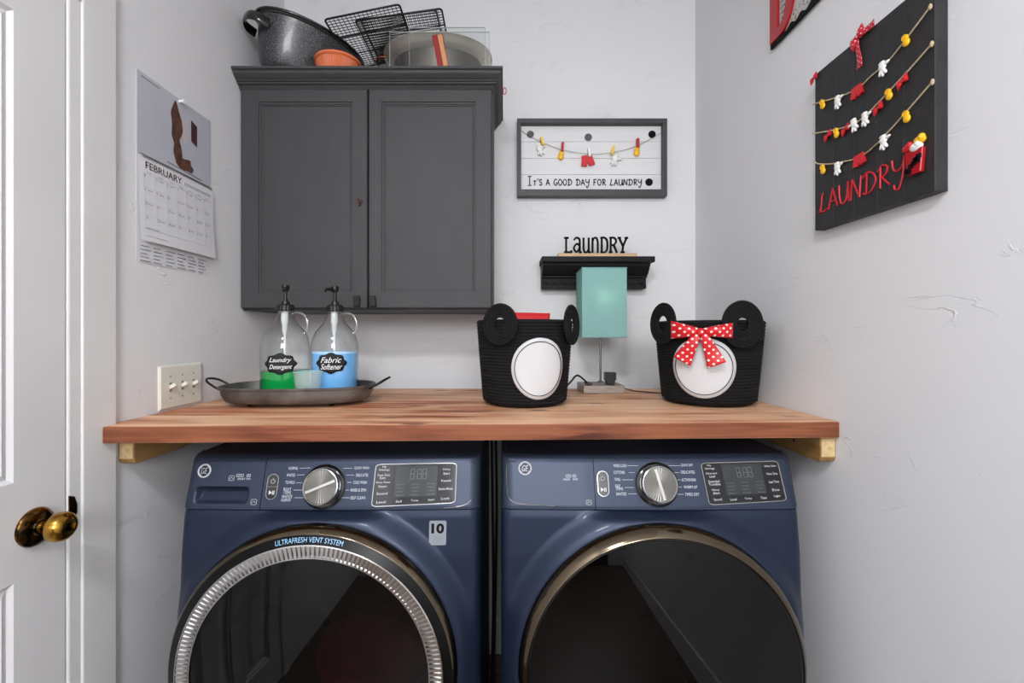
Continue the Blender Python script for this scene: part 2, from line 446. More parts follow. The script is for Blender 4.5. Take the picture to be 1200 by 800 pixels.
_tl = _nt.nodes.new('ShaderNodeBsdfTranslucent'); _tl.inputs['Color'].default_value = (*lin((180, 215, 205)), 1)
_mx = _nt.nodes.new('ShaderNodeMixShader'); _mx.inputs[0].default_value = .4
_nt.links.new(_b.outputs[0], _mx.inputs[1]); _nt.links.new(_tl.outputs[0], _mx.inputs[2])
_nt.links.new(_mx.outputs[0], _nt.nodes['Material Output'].inputs['Surface'])
mat('nickel', (150, 146, 140), 0.28, metal=1.0)
mat('lamp_base', (150, 140, 132), 0.4, metal=0.7, var=0.15, vscale=30, stretch=(1, 10, 10))
mat('rope_black', (22, 22, 23), 0.85, var=0.45, vscale=420, bump=0.5, bscale=330, spec=0.2)
mat('patch_white', (206, 206, 208), 0.85, bump=0.25, bscale=500)
dots_mat('bow_dots', (206, 26, 36), (240, 232, 226), 0.0098, 0.30)
dots_mat('bow_small', (190, 24, 44), (235, 200, 205), 0.0055, 0.26, ('Y', 'Z'))
mat('zinc_tray', (82, 80, 78), 0.5, metal=0.6, rgb2=(132, 129, 126), vscale=16, lo=.3, hi=.7, detail=6, rvar=.08)
mat('zinc_dark', (52, 50, 48), 0.4, metal=0.85, var=0.25, vscale=20)
thin_glass('jug_glass', (0.97, 0.985, 0.98), 1.0, 0.02, 1.0, 1.6, (.42, .46, .46))
thin_glass('handle_glass', (0.93, 0.95, 0.94), 1.0, 0.03, 1.0, 2.3, (.35, .38, .38))
mat('soap_green', (14, 158, 74), 0.15, coat=0.3)
mat('soap_blue', (126, 192, 250), 0.2, coat=0.2)
mat('soap_foam', (196, 226, 252), 0.5)
mat('label_black', (22, 22, 24), 0.7)
mat('chalk_white', (245, 245, 245), 0.6)
mat('tube_white', (225, 228, 228), 0.4)
mat('cup_plastic', (206, 224, 222), 0.3)
MATS['cup_plastic'].node_tree.nodes['Principled BSDF'].inputs['Alpha'].default_value = .22
mat('cup_rim', (170, 208, 206), 0.3)
mat('switch_ivory', (226, 224, 212), 0.3)
mat('switch_slot', (150, 146, 132), 0.5)
mat('paper', (222, 222, 226), 0.6)
mat('paper_pic', (186, 188, 198), 0.4, rgb2=(196, 197, 204), vscale=4)
mat('print_brown', (72, 44, 36), 0.5, rgb2=(110, 74, 60), vscale=50)
mat('print_pale', (206, 190, 182), 0.5)
mat('print_grey', (128, 128, 134), 0.6)
mat('print_light', (190, 190, 196), 0.6)
mat('print_head', (70, 38, 40), 0.6)
mat('pin_white', (240, 240, 240), 0.3)
mat('canvas_black', (36, 36, 38), 0.55, var=0.25, vscale=7, stretch=(3, 14, 3), bump=0.15, bscale=40, bstretch=(1, 1, 12))
mat('canvas_groove', (20, 20, 21), 0.7)
mat('paint_red', (196, 34, 44), 0.5, var=0.15, vscale=60)
mat('gloss_red', (172, 18, 28), 0.3, bump=0.1, bscale=90)
mat('newsprint', (196, 194, 188), 0.7, rgb2=(120, 118, 116), vscale=120, lo=.52, hi=.62)
mat('brass', (196, 150, 62), 0.16, metal=1.0, rgb2=(30, 24, 20), vscale=16, lo=.54, hi=.64, detail=5)
mat('brass_dark', (30, 26, 22), 0.2, metal=1.0, rgb2=(150, 110, 50), vscale=22, lo=.46, hi=.60, detail=5)
mat('blue_body', (31, 42, 64), 0.42, metal=0.45, coat=0.1, bump=0.02, bscale=900)
mat('blue_panel', (50, 59, 78), 0.45, metal=0.5, coat=0.05, bump=0.02, bscale=900)
mat('blue_dark', (24, 28, 40), 0.4, metal=0.3)
mat('gloss_black', (8, 8, 9), 0.06, coat=0.8)
mat('chrome', (205, 204, 202), 0.16, metal=1.0)
mat('brushed', (112, 110, 105), 0.28, metal=1.0)
mat('badge_silver', (188, 192, 198), 0.45, metal=0.2)
mat('trim_black', (8, 8, 9), 0.3, spec=0.2)
mat('dark_chrome', (112, 100, 84), 0.12, metal=1.0)
mat('panel_black', (14, 15, 17), 0.08, coat=0.5)
mat('lcd', (44, 50, 52), 0.12, coat=0.5)
mat('seg', (96, 106, 110), 0.4)
mat('print_white', (205, 210, 216), 0.5)
mat('print_cyan', (150, 200, 235), 0.5)
mat('sticker', (150, 156, 164), 0.35, metal=0.3)
thin_glass('smoked_glass', (0.15, 0.15, 0.155), 0.85, 0.015, 1.0, 1.47)
mat('drum', (70, 70, 72), 0.4, metal=0.8)
mat('gasket', (30, 30, 32), 0.6)
mat('cord_black', (14, 14, 14), 0.5)
mat('red_garment', (150, 24, 30), 0.8, var=0.3, vscale=30)

# ------------------------------------------------------------------ the room
YB = -2.6
struct(MB().box(-1.6, 1.3, YB - .1, WB + .12, -.1, 0).build('floor', 'floor_vinyl'))
struct(MB().box(-1.6, 1.3, YB - .1, WB + .12, 2.78, 2.88).build('ceiling', 'paint_ceiling'))
struct(MB().box(WL - .11, WR + .11, WB, WB + .11, 0, 2.78).build('wall_back', 'paint_wall'))
struct(MB().box(WR, WR + .11, YB, WB, 0, 2.78).build('wall_right', 'paint_wall'))
DY0, DY1, DZ = 0.185, 0.985, 2.06           # door opening in the left wall
w = MB()
w.box(WL - .11, WL, DY1, WB, 0, 2.78)
w.box(WL - .11, WL, YB, DY0, 0, 2.78)
w.box(WL - .11, WL, DY0, DY1, DZ, 2.78)
struct(w.build('wall_left', 'paint_wall'))
struct(MB().box(-1.6, 1.3, YB - .1, YB, 0, 2.78).build('wall_front', 'paint_wall'))
# baseboards
struct(MB().box(WL, WR, WB - .014, WB, 0, .145).build('baseboard_back', 'paint_trim', bevel=.003))
struct(MB().box(WR - .014, WR, YB, WB - .015, 0, .145).build('baseboard_right', 'paint_trim', bevel=.003))
struct(MB().box(WL, WL + .012, 1.08, WB - .015, 0, .145).build('baseboard_left', 'paint_trim', bevel=.003))
# casing round the door in the left wall: one mitred frame
CF = -.911
t = MB()
t.box(WL, CF, .985, 1.072, 0, DZ + .09)
t.box(WL, CF, .098, .185, 0, DZ + .09)
t.box(WL, CF, .185, .985, DZ, DZ + .09)
struct(t.build('trim_1', 'paint_trim', bevel=.003))
t = MB()   # jamb lining inside the opening
t.box(WL - .11, CF - .0035, .955, .985, 0, DZ - .001)
t.box(WL - .11, CF - .0035, .186, .205, 0, DZ - .001)
t.box(WL - .11, CF - .0035, .2051, .9549, DZ - .02, DZ - .001)
struct(t.build('trim_2', 'paint_trim', bevel=.004))
# the door with moulded panels
DF = -.917
door = MB()
dy0, dy1, dz0, dz1 = .2085, .9515, .008, 2.037
def door_panel(mb, y0, y1, z0, z1):
    steps = [(0, 0), (.008, -.006), (.018, -.003), (.028, -.010), (.044, -.011), (.075, -.002)]
    rings = [[V((DF + d, y0 + i, z0 + i)), V((DF + d, y1 - i, z0 + i)), V((DF + d, y1 - i, z1 - i)), V((DF + d, y0 + i, z1 - i))] for i, d in steps]
    mb.loft(rings, True, False, True)
cols = [(.315, .545), (.620, .8515)]
rows = [(.19, .873), (1.061, 1.946)]
ys = [dy0, .315, .545, .620, .8515, dy1]
zs = [dz0, .19, .873, 1.061, 1.946, dz1]
for i in range(5):
    for j in range(5):
        if i in (1, 3) and j in (1, 3):
            door_panel(door, ys[i], ys[i + 1], zs[j], zs[j + 1])
        else:
            door.add([(DF, ys[i], zs[j]), (DF, ys[i + 1], zs[j]), (DF, ys[i + 1], zs[j + 1]), (DF, ys[i], zs[j + 1])], [(0, 1, 2, 3)])
door.box(DF - .04, DF - .013, dy0, dy1, dz0, dz1)
for a, b in ((dy0, dy0 + .0005), (dy1 - .0005, dy1)):
    door.box(DF - .014, DF - .0001, a, b, dz0, dz1)
d1 = struct(door.build('door_1', 'paint_door'))
# brass knob set
kc = V((DF, .889, .963))
k = MB(); k.lathe([(0, .0), (.0365, 0), (.0372, .003), (.035, .007), (.026, .011), (.016, .013), (.0145, .016)], kc, (1, 0, 0), 40)
rose = k.build('door_knob_rose', 'brass_dark', d1, smooth=50)
k = MB(); k.lathe([(.0135, .012), (.0115, .022), (.012, .028), (.020, .033), (.0268, .042), (.0282, .052), (.0262, .062), (.018, .069), (.0115, .0705), (0, .0708)], kc, (1, 0, 0), 40)
knob = k.build('door_knob', 'brass', d1, smooth=60)
k = MB(); k.lathe([(.0075, .0695), (.0075, .073), (.006, .0735), (0, .0735)], kc, (1, 0, 0), 20)
k.obox(kc + V((.077, 0, 0)), (0, .35, 1), (0, 1, -.35), (1, 0, 0), .0055, .0018, .0045)
k.build('privacy_turn', 'brass', knob, smooth=40)
# strike lip in the jamb
s = MB()
pts = [V((0, .0, -.032)), V((0, .013, -.026)), V((0, .019, -.008)), V((0, .019, .008)), V((0, .013, .026)), V((0, 0, .032))]
s.prism([p + V((CF - .0032, .9555, .976)) + V((0, 0, -.008)) for p in pts], (.0016, 0, 0))
struct(s.build('trim_3', 'brass_dark', bevel=.0005), 'dark brass strike plate let into the jamb beside the knob')
# hall end: a closed dark door seen only as a reflection
hd = MB().box(-.25, .55, YB, YB + .03, 0, 2.03)
struct(hd.build('door_2', 'hall_door', bevel=.003))
t = MB()
t.box(-.34, -.25, YB, YB + .022, 0, 2.12); t.box(.55, .64, YB, YB + .022, 0, 2.12); t.box(-.25, .55, YB, YB + .022, 2.03, 2.12)
struct(t.build('trim_4', 'paint_trim', bevel=.003))

# ------------------------------------------------------------------ counter and its two wall studs
CT = 1.1292
c = MB()
poly = [(-.909, 1.030), (.806, 1.090), (.806, 1.755), (-.9205, 1.755), (-.9205, 1.0735), (-.909, 1.0735)]
c.prism([(x, y, CT - .038) for x, y in poly], (0, 0, .038))
c.m[2] = 1          # front edge: darker stained, laminated grain, plus some shade painted into its colour
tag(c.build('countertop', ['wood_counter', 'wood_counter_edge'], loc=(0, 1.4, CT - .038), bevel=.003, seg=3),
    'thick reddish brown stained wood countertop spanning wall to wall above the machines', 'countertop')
for nm, x0, x1, yf, lab in (('counter_support', WL + .0005, WL + .0385, 1.088, 'raw timber batten on the left wall holding up the countertop end'),
                            ('counter_support', WR - .0385, WR - .0005, 1.105, 'raw timber batten on the right wall with worn front end, under the countertop')):
    r = thing('counter_batten', lab, 'wood batten', ((x0 + x1) / 2, yf + .3, CT - .105), 'timber battens under the countertop')  # wall batten that carries the countertop, no shelf
    b = MB()
    zt, zb = CT - .0385, CT - .102
    b.prism([(x0, yf, zt), (x0, yf, zb + .012), (x0, yf + .004, zb + .004), (x0, yf + .012, zb), (x0, 1.75, zb), (x0, 1.75, zt)], (x1 - x0, 0, 0))
    b.build('batten', 'wood_stud', r, bevel=.002)
    e = MB(); xm = (x0 + x1) / 2
    e.obox((xm, yf - .0004, zb + .036), (1, 0, 0), (0, 0, 1), (0, -1, 0), .016, .022, .0008)
    e.build('end_grain', 'wood_end', r)
    for yy in (.10, .30):
        sc_ = MB()
        inner = x1 if x0 < 0 else x0
        sc_.lathe([(0, .0012), (.004, .001), (.0045, 0)], (inner, yf + yy, zb + .03), (1 if x0 < 0 else -1, 0, 0), 12)
        sc_.build('screw_head', 'black_metal', r)
# ------------------------------------------------------------------ washer and dryer
def lerp_tab(tab, z):
    if z <= tab[0][0]: return tab[0][1]
    for (a, b), (c_, d) in zip(tab, tab[1:]):
        if z <= c_:
            t = (z - a) / (c_ - a)
            return b + (d - b) * t
    return tab[-1][1]
PROF = [(.02, 1.066), (.30, 1.060), (.524, 1.058), (.70, 1.062), (.82, 1.068), (.905, 1.078), (.9195, 1.082), (.9226, 1.079), (.93, 1.080), (1.026, 1.110), (1.034, 1.1155), (1.039, 1.124), (1.0405, 1.136)]
ZS, ZP, ZTOP = .9195, .9226, 1.0405
def sstep(t):
    t = max(0.0, min(1.0, t)); return t * t * (3 - 2 * t)

class Machine:
    def __init__(s, x0, x1, dcx, dcz):
        s.x0, s.x1, s.xc, s.hw = x0, x1, (x0 + x1) / 2, (x1 - x0) / 2
        s.dcx, s.dcz, s.RD = dcx, dcz, .3285
        s.recess = None
    def y(s, x, z):
        u = (x - s.xc) / s.hw
        e = max(0.0, (abs(u) - .92) / .08); e = min(e, 1.0)
        return lerp_tab(PROF, z) + .006 * u * u + .026 * (1 - math.sqrt(max(0, 1 - e * e)))
    def y_lip(s, x, z):
        r = math.hypot(x - s.dcx, z - s.dcz)
        u = abs((x - s.xc) / s.hw); fade = sstep((1.0 - u) / .14)
        return s.y(x, z) - (.030 * fade + .012 * (1 - fade)) * sstep(1 - (r - s.RD) / .05) * max(0, min(1, (ZS - z) / .012))
    def hit(s, px, py, off=0.0):
        D = 1.1
        for _ in range(12):
            p = P(px, py, D); D = s.y(p.x, p.z)
        p = P(px, py, D)
        if off: p = p + s.nrm(p.x, p.z) * off
        return p
    def nrm(s, x, z):
        h = .002
        tx = V((2 * h, s.y(x + h, z) - s.y(x - h, z), 0)); tz = V((0, s.y(x, z + h) - s.y(x, z - h), 2 * h))
        return tx.cross(tz).normalized()
    def face(s, px, py, off=.0006):
        p = s.hit(px, py); n = s.nrm(p.x, p.z)
        r = V((1, 0, 0)); r = (r - n * r.dot(n)).normalized()
        f = Frame(p + n * off, r, n.cross(r), n)
        f.k = p.y / F
        return f

def quad_map(m, corners, off):
    tl, tr, br, bl = [m.hit(*c_, off) for c_ in corners]
    return lambda a, b: (bl * (1 - a) + br * a) * (1 - b) + (tl * (1 - a) + tr * a) * b

def label_list(mb, m, items, hpx=3.4):
    for px, py, s_, wpx in items:
        f = m.face(px, py)
        text(mb, s_, f.p, 0, 0, hpx * f.k, wpx * f.k)

def machine(name, label, cat, M_, washer, seam, data):
    root = thing(name, label, cat, (M_.xc, 1.45, 0))
    x0, x1 = M_.x0, M_.x1
    # cabinet shell behind the front
    b = MB()
    b.prism([(x0 + .001, 1.085, .03), (x0 + .001, 1.085, .90), (x0 + .001, 1.138, 1.0395), (x0 + .001, 1.80, 1.0395), (x0 + .001, 1.80, .03)], (x1 - x0 - .002, 0, 0))
    b2 = MB()
    yb = lambda z: 1.11 if z < .9 else 1.11 + (z - .9) * .2
    # open-fronted shell: sides, top, back, bottom as thick panels
    s = MB()
    for xa, xb in ((x0, x0 + .012), (x1 - .012, x1)):
        s.prism([(xa, 1.096, .03), (xa, 1.100, .60), (xa, 1.112, .915), (xa, 1.150, 1.0395), (xa, 1.80, 1.0395), (xa, 1.80, .03)], (xb - xa, 0, 0))
    s.box(x0 + .012, x1 - .012, 1.137, 1.80, 1.028, 1.0395)
    s.box(x0 + .012, x1 - .012, 1.79, 1.80, .03, 1.028)
    s.box(x0 + .012, x1 - .012, 1.12, 1.79, .03, .04)
    s.build('cabinet_shell', 'blue_body', root, bevel=.002)
    for fx in (x0 + .06, x1 - .06):
        for fy in (1.16, 1.74):
            MB().lathe([(.02, 0), (.022, .004), (.022, .012), (.012, .014), (.012, .032)], (fx, fy, 0), n=16, cap0=True).build('foot', 'black_plastic', root, smooth=40)
    # lower front with the raised ring round the door
    nu, nv = 150, 176
    full = MB().grid(lambda u, v: V((x0 + (x1 - x0) * (0.5 - 0.5 * math.cos(PI * u) if False else u), 0, .03 + (ZS - .03) * v)), nu, nv)
    vs = [V((p.x, M_.y_lip(p.x, p.z), p.z)) for p in full.v]
    keep = []
    for f in full.f:
        if all(math.hypot(vs[i].x - M_.dcx, vs[i].z - M_.dcz) < M_.RD - .012 for i in f): continue
        keep.append(f)
    fp = MB().add(vs, keep)
    # returned top lip under the panel
    n0 = len(fp.v)
    fp.grid(lambda u, v: V((x0 + (x1 - x0) * u, M_.y(x0 + (x1 - x0) * u, ZS) + .012 * v, ZS + .0003)), 60, 1)
    fp.build('front_panel', 'blue_body', root, smooth=60)
    # sloping control panel, in two pieces either side of the seam
    def cp(xa, xb, rec=None):
        g = MB()
        NU, NV = max(40, int((xb - xa) / .0028)), 64
        def fn(u, v):
            x = xa + (xb - xa) * u; z = ZP + (ZTOP - ZP) * v
            y = M_.y(x, z)
            if rec:
                (rx0, rx1, rz0, rz1, rr) = rec
                dx = max(rx0 + rr - x, x - (rx1 - rr)); dz_ = max(rz0 + rr - z, z - (rz1 - rr))
                d = math.hypot(max(dx, 0), max(dz_, 0)) + min(max(dx, dz_), 0) - rr
                if d < 0:
                    up = (z - rz0) / (rz1 - rz0)
                    y += sstep(-d / .005) * (.008 + .026 * up)
            return V((x, y, z))
        g.grid(fn, NU, NV)
        # side returns at the seam and the underside
        for xx in (xa, xb):
            g.grid(lambda u, v: V((xx, M_.y(xx, ZP + (ZTOP - ZP) * u) + .01 * v, ZP + (ZTOP - ZP) * u)), 20, 1)
        g.grid(lambda u, v: V((xa + (xb - xa) * u, M_.y(xa + (xb - xa) * u, ZP) + .012 * v, ZP)), 40, 1)
        return g
    if washer:
        tl = M_.hit(231.0, 569.5); br = M_.hit(288.5, 591)
        drawer = cp(x0, seam - .0008, (tl.x, br.x, br.z, tl.z, .008)).build('detergent_drawer', 'blue_panel', root, smooth=50)
    else:
        drawer = cp(x0, seam - .0008).build('side_panel', 'blue_panel', root, smooth=50)
    panel = cp(seam + .0008, x1).build('control_panel', 'blue_panel', root, smooth=50)
    # dark gap behind the seam
    g = MB(); g.grid(lambda u, v: V((seam - .003 + .006 * u, M_.y(seam, ZP + (ZTOP - ZP) * v) + .006, ZP + (ZTOP - ZP) * v)), 1, 20)
    g.build('seam_backing', 'black_plastic', root)
    # pale edge line of the raised panel field
    e = MB(); e.tube(catmull([M_.hit(px, py, .0004) for px, py in data['edge']], 4), .0011, 6)
    e.build('panel_edge', 'brushed', root, smooth=60)
    # round maker's badge
    f = M_.face(*data['logo'])
    bd = MB(); rb = 7.8 * f.k
    bd.lathe([(0, .0006), (rb * .80, .0006)], f.o, f.n, 32); badge = bd.build('badge', 'blue_dark', root)
    rg = MB(); rg.tube([f.p(rb * .9 * math.cos(2 * PI * i / 36), rb * .9 * math.sin(2 * PI * i / 36), .0004) for i in range(36)], rb * .13, 8, closed=True)
    for k in range(4):      # curls in the ring
        a = R(45 + 90 * k)
        rg.tube(catmull([f.p(rb * rr * math.cos(a + da), rb * rr * math.sin(a + da), .0008) for rr, da in ((.82, -.25), (.70, 0), (.72, .25))], 4), rb * .035, 6)
    text(rg, 'GE', lambda a, b_: f.p(a, b_, .0012), 0, 0, rb * .85, rb * .95, shear=.25)
    rg.build('monogram', 'badge_silver', badge, smooth=50)
    # power and start buttons in a pill shaped ring
    f = M_.face(*data['pill'])
    k = f.k; out = rrect(12 * k, 27 * k * 1.04, 5.8 * k)
    pl = MB(); pl.prism([f.p(a, b_, -.001) for a, b_ in out], f.n * .0022)
    pill = pl.build('power_button', 'gloss_black', root)
    rg = MB(); rg.tube([f.p(a, b_, .0012) for a, b_ in rrect(12.6 * k, 28 * k, 6.2 * k)], .0010, 6, closed=True)
    rg.tube([f.p(-5.4 * k, 0, .0014), f.p(5.4 * k, 0, .0014)], .0005, 4)
    rg.build('ring', 'chrome', pill, smooth=50)
    ic = MB()
    ic.tube([f.p(2.4 * k * math.sin(R(35 + 290 * i / 14)), 6 * k + 2.4 * k * math.cos(R(35 + 290 * i / 14)), .0014) for i in range(15)], .0004, 5)
    ic.tube([f.p(0, 6.6 * k, .0014), f.p(0, 9.2 * k, .0014)], .0004, 5)
    ic.add([f.p(-3 * k, -4.2 * k, .0014), f.p(-3 * k, -9 * k, .0014), f.p(.6 * k, -6.6 * k, .0014)], [(0, 1, 2)])
    for xx in (1.4, 3):
        ic.obox(f.p(xx * k, -6.6 * k, .0014), f.r, f.u, f.n, .45 * k, 2.2 * k, .0002)
    ic.build('icons', 'print_white', pill)
    # dial
    f = M_.face(*data['dial'])
    q = MB(); q.lathe([(0, 0), (.0515, 0), (.0515, .003), (.0485, .0062), (.0462, .007), (.0455, .0055), (0, .0055)], f.o, f.n, 56)
    dial = q.build('dial', 'gloss_black', root, smooth=40)
    q = MB(); q.lathe([(.0405, .004), (.0425, .008), (.0425, .023), (.0412, .0262), (.0395, .0268), (.0382, .0255)], f.o, f.n, 56)
    q.build('dial_rim', 'chrome', dial, smooth=40)
    q = MB()
    seg = 72
    for i in range(seg):     # faint radial facets of spun metal
        a0, a1 = 2 * PI * i / seg, 2 * PI * (i + 1) / seg
        hm = .0252 + (.00035 if i % 2 else 0)
        q.add([f.p(0, 0, .0254), f.p(.0383 * math.cos(a0), .0383 * math.sin(a0), .0252), f.p(.0383 * math.cos((a0 + a1) / 2), .0383 * math.sin((a0 + a1) / 2), hm), f.p(.0383 * math.cos(a1), .0383 * math.sin(a1), .0252)], [(0, 1, 2), (0, 2, 3)])
    q.build('dial_face', 'brushed', dial)
    a = R(data['grip']); dr = f.r * math.cos(a) + f.u * math.sin(a); du = -f.r * math.sin(a) + f.u * math.cos(a)
    MB().obox(f.p(0, 0, .0258), dr, du, f.n, .036, .0036, .0012).build('dial_grip', 'chrome', dial, bevel=.0008)
    # tick lines and programme names
    for l_ in data['labels']:
        lt = MB(); label_list(lt, M_, [l_], 3.3); lt.build('programme_name', 'print_white', panel)
    for xa, ya, xb, yb_ in data['ticks']:
        MB().tube([M_.hit(xa, ya, .0006), M_.hit(xb, yb_, .0006)], .0005, 4).build('tick_line', 'print_white', panel)
    for l_ in data['small']:
        it = MB(); label_list(it, M_, [l_], 2.2); it.build('feature_name', 'print_white', root)
    for px, py, w_, h_ in data['icons']:
        it = MB()
        f = M_.face(px, py)
        o = [f.p(x_ * f.k, y_ * f.k) for x_, y_ in rrect(w_, h_, min(w_, h_) * .2, 2)]
        it.tube(o, .0005, 4, closed=True)
        it.tube([f.p(-w_ * .3 * f.k, -h_ * .2 * f.k), f.p(-w_ * .05 * f.k, h_ * .2 * f.k), f.p(w_ * .3 * f.k, -h_ * .1 * f.k)], .0006, 4)
        it.build('feature_icon', 'print_white', root)
    # display
    Q = quad_map(M_, data['display'], .0012)
    ring = [(a + .5, b_ + .5) for a, b_ in rrect(1, 1, .07, 4)]
    dp = MB(); pts = [Q(a, b_) for a, b_ in ring]; dp.add(pts, [tuple(range(len(pts)))])
    disp = dp.build('display', 'panel_black', root)
    rg = MB(); rg.tube(pts, .0014, 6, closed=True); rg.build('display_rim', 'chrome', disp, smooth=50)
    Q2 = quad_map(M_, data['display'], .0018)
    lc = MB(); lc.add([Q2(*t_) for t_ in ((.25, .2), (.77, .2), (.77, .95), (.25, .95))], [(0, 1, 2, 3)])
    lc.build('screen', 'lcd', disp)
    Q3 = quad_map(M_, data['display'], .0024)
    sg = MB()
    def digit(cx_, w_, parts):
        X0, X1, Y0, Y1, YM = cx_ - w_ / 2, cx_ + w_ / 2, .62, .86, .74
        lines = {'a': ((X0, Y1), (X1, Y1)), 'b': ((X1, Y1), (X1, YM)), 'c': ((X1, YM), (X1, Y0)), 'd': ((X0, Y0), (X1, Y0)), 'e': ((X0, YM), (X0, Y0)), 'f': ((X0, Y1), (X0, YM)), 'g': ((X0, YM), (X1, YM))}
        for p_ in parts:
            (a, b_), (c_, d_) = lines[p_]
            sg.tube([Q3(a, b_), Q3(c_, d_)], .0008, 4)
    for cx_ in (.46, .545, .61): digit(cx_, .045, 'abcdefg')
    for yy in (.69, .79): sg.tube([Q3(.502, yy), Q3(.506, yy)], .0008, 4)
    for cx_ in (.33, .51, .70):
        for j in range(4):
            text(sg, ['Normal', 'Medium', 'Light', 'Extra'][j], Q3, cx_, .50 - j * .085, .035, .09)
    sg.build('segments', 'seg', disp)
    for s_, a, b_, w_ in data['keys']:
        tx = MB(); text(tx, s_, Q3, a, b_, .058, w_); tx.build('key_name', 'print_white', disp)
    # door
    cd = (M_.dcx, 0, M_.dcz); ax = (0, -1, 0)
    def lt_(prof, mb=None, n=128):
        return (mb or MB()).lathe([(r, -y) for r, y in prof], cd, ax, n)
    dome = lambda r0, y0, y1: [(r0 * math.cos(PI / 2 * i / 10), y1 + (y0 - y1) * (1 - math.sin(PI / 2 * i / 10) ) if False else y1 + (y0 - y1) * (math.cos(PI / 2 * i / 10)) ** 2) for i in range(11)]
    if washer:
        bz = lt_([(.326, 1.075), (.3285, 1.040), (.3270, 1.031), (.3175, 1.0145), (.3160, 1.0138)])
        dr_ = bz.build('door', 'dark_chrome', root, smooth=40)
        lt_([(.3160, 1.0136), (.2975, 1.0045), (.2968, 1.008)]).build('door_trim', 'trim_black', dr_, smooth=40)
        tb = MB()
        rt = .3068; yt = lambda r: 1.0045 + (r - .2975) * (1.0136 - 1.0045) / (.0185) - .0009
        text(tb, 'ULTRAFRESH VENT SYSTEM', lambda a, b_: V((M_.dcx + (rt + b_) * math.sin(a / rt), yt(rt + b_), M_.dcz + (rt + b_) * math.cos(a / rt))), 0, 0, .0098, .152)
        tb.build('door_lettering', 'print_cyan', dr_)
        vr = lt_([(.2970, 1.0065), (.2972, 1.0035), (.2945, 1.0025), (.2935, 1.0055), (.2690, 1.0085), (.2682, 1.0050), (.2655, 1.0050), (.2648, 1.010)], n=180)
        NR = 176
        for i in range(NR):
            a = 2 * PI * i / NR; rv = V((math.sin(a), 0, math.cos(a))); tv = V((math.cos(a), 0, -math.sin(a)))
            o_ = V((M_.dcx, 1.0052, M_.dcz)) + rv * .2813
            vr.obox(o_, tv, rv, V((0, -1, 0)), .0029, .0132, .0016)
        vr.build('vent_ring', 'chrome', dr_, smooth=35)
        lt_([(.2935, 1.0088), (.269, 1.0096)], n=96).build('vent_backing', 'black_plastic', dr_)
        lt_(dome(.2650, 1.0085, .988)).build('door_glass', 'smoked_glass', dr_, smooth=80)
        rin = .2655
    else:
        bz = lt_([(.326, 1.075), (.3285, 1.040), (.3272, 1.031), (.3120, 1.0105), (.3090, 1.0095), (.3075, 1.013)])
        dr_ = bz.build('door', 'dark_chrome', root, smooth=40)
        lt_([(.3078, 1.0118), (.3055, 1.0095), (.3035, 1.0105)]).build('door_trim', 'gloss_black', dr_, smooth=40)
        lt_(dome(.3036, 1.0102, .988)).build('door_glass', 'smoked_glass', dr_, smooth=80)
        rin = .304
    lt_([(rin + .003, 1.012), (rin - .002, 1.04), (.262, 1.09), (.245, 1.12)], n=96).build('gasket', 'gasket', root, smooth=50)
    dm = lt_([(.245, 1.12), (.27, 1.14), (.272, 1.56), (.10, 1.60), (.0, 1.60)], n=64)
    for kk in range(3):
        a = 2 * PI * kk / 3 + .5; rv = V((math.sin(a), 0, math.cos(a))); tv = V((math.cos(a), 0, -math.sin(a)))
        dm.obox(V((M_.dcx, 1.35, M_.dcz)) + rv * .25, tv, rv, V((0, -1, 0)), .02, .03, .18)
    dm.build('drum', 'drum', root, smooth=50)
    return root

WA = Machine(-.7725, -.0562, -.431, .577)
washer = machine('washing_machine', 'blue front-loading washer on the left, its door ringed by a ribbed silver vent band', 'washing machine', WA, True, -.579, dict(
    edge=[(551, 541.5), (555.5, 544), (555.5, 560), (554, 580), (550, 588), (541, 592.5), (520, 595)],
    logo=(240, 551.5), pill=(319.5, 570), dial=(380, 570), grip=22,
    labels=[(344, 548.5, 'NORMAL', 11), (341, 556.5, 'WHITES', 10), (340, 565, 'TOWELS', 11), (337, 573, 'BULKY', 9), (337, 577, 'ITEMS', 8), (336.5, 581.5, 'SANITIZE', 12), (335, 585.5, 'ALLERGEN', 11),
            (424, 548.3, 'QUICK WASH', 17), (424.5, 556.5, 'DELICATES', 14), (422, 565, 'COLD WASH', 16), (420, 574, 'RINSE & SPIN', 18), (419.5, 583, 'SELF CLEAN', 17)],
    ticks=[(351, 548.5, 364, 548), (348, 556.5, 357, 556), (347, 565.5, 354, 565.5), (344, 574, 355, 574), (345, 583, 357, 583), (402, 548.5, 413, 548.5), (406, 556.5, 415, 556.5), (407, 565, 412, 565), (405, 574, 409, 574), (401, 583, 410, 583)],
    small=[(283, 561, 'SMART', 9), (291, 561, 'WIFI', 5)],
    icons=[(271.5, 560, 6, 5.5), (281.5, 557, 8, 3), (291.5, 557, 4, 3), (297.5, 588, 6.5, 6)],
    display=[(441, 544), (535.3, 542.3), (533.5, 589), (435.5, 593.5)],
    keys=[('My', .11, .93, .05), ('Settings', .11, .86, .13), ('Power Rinse', .11, .74, .15), ('Extra', .10, .67, .07), ('Deep Rinse', .11, .56, .17), ('Steam', .11, .47, .1), ('Sound', .11, .3, .13), ('Level', .11, .1, .11),
          ('Soil', .32, .1, .07), ('Temp', .51, .1, .09), ('Spin', .71, .1, .08), ('Delay', .88, .84, .09), ('Start', .88, .74, .08), ('Prewash', .88, .56, .12), ('Extra Rinse', .88, .36, .17), ('Lock', .88, .12, .1)]))
stf = WA.face(513, 624, .0008)
k = stf.k
st = MB(); st.prism([stf.p(a * k, b * k, 0) for a, b in rrect(20, 27.5, 2)], stf.n * .0005)
stk = st.build('warranty_sticker', 'sticker', washer)
tx = MB()
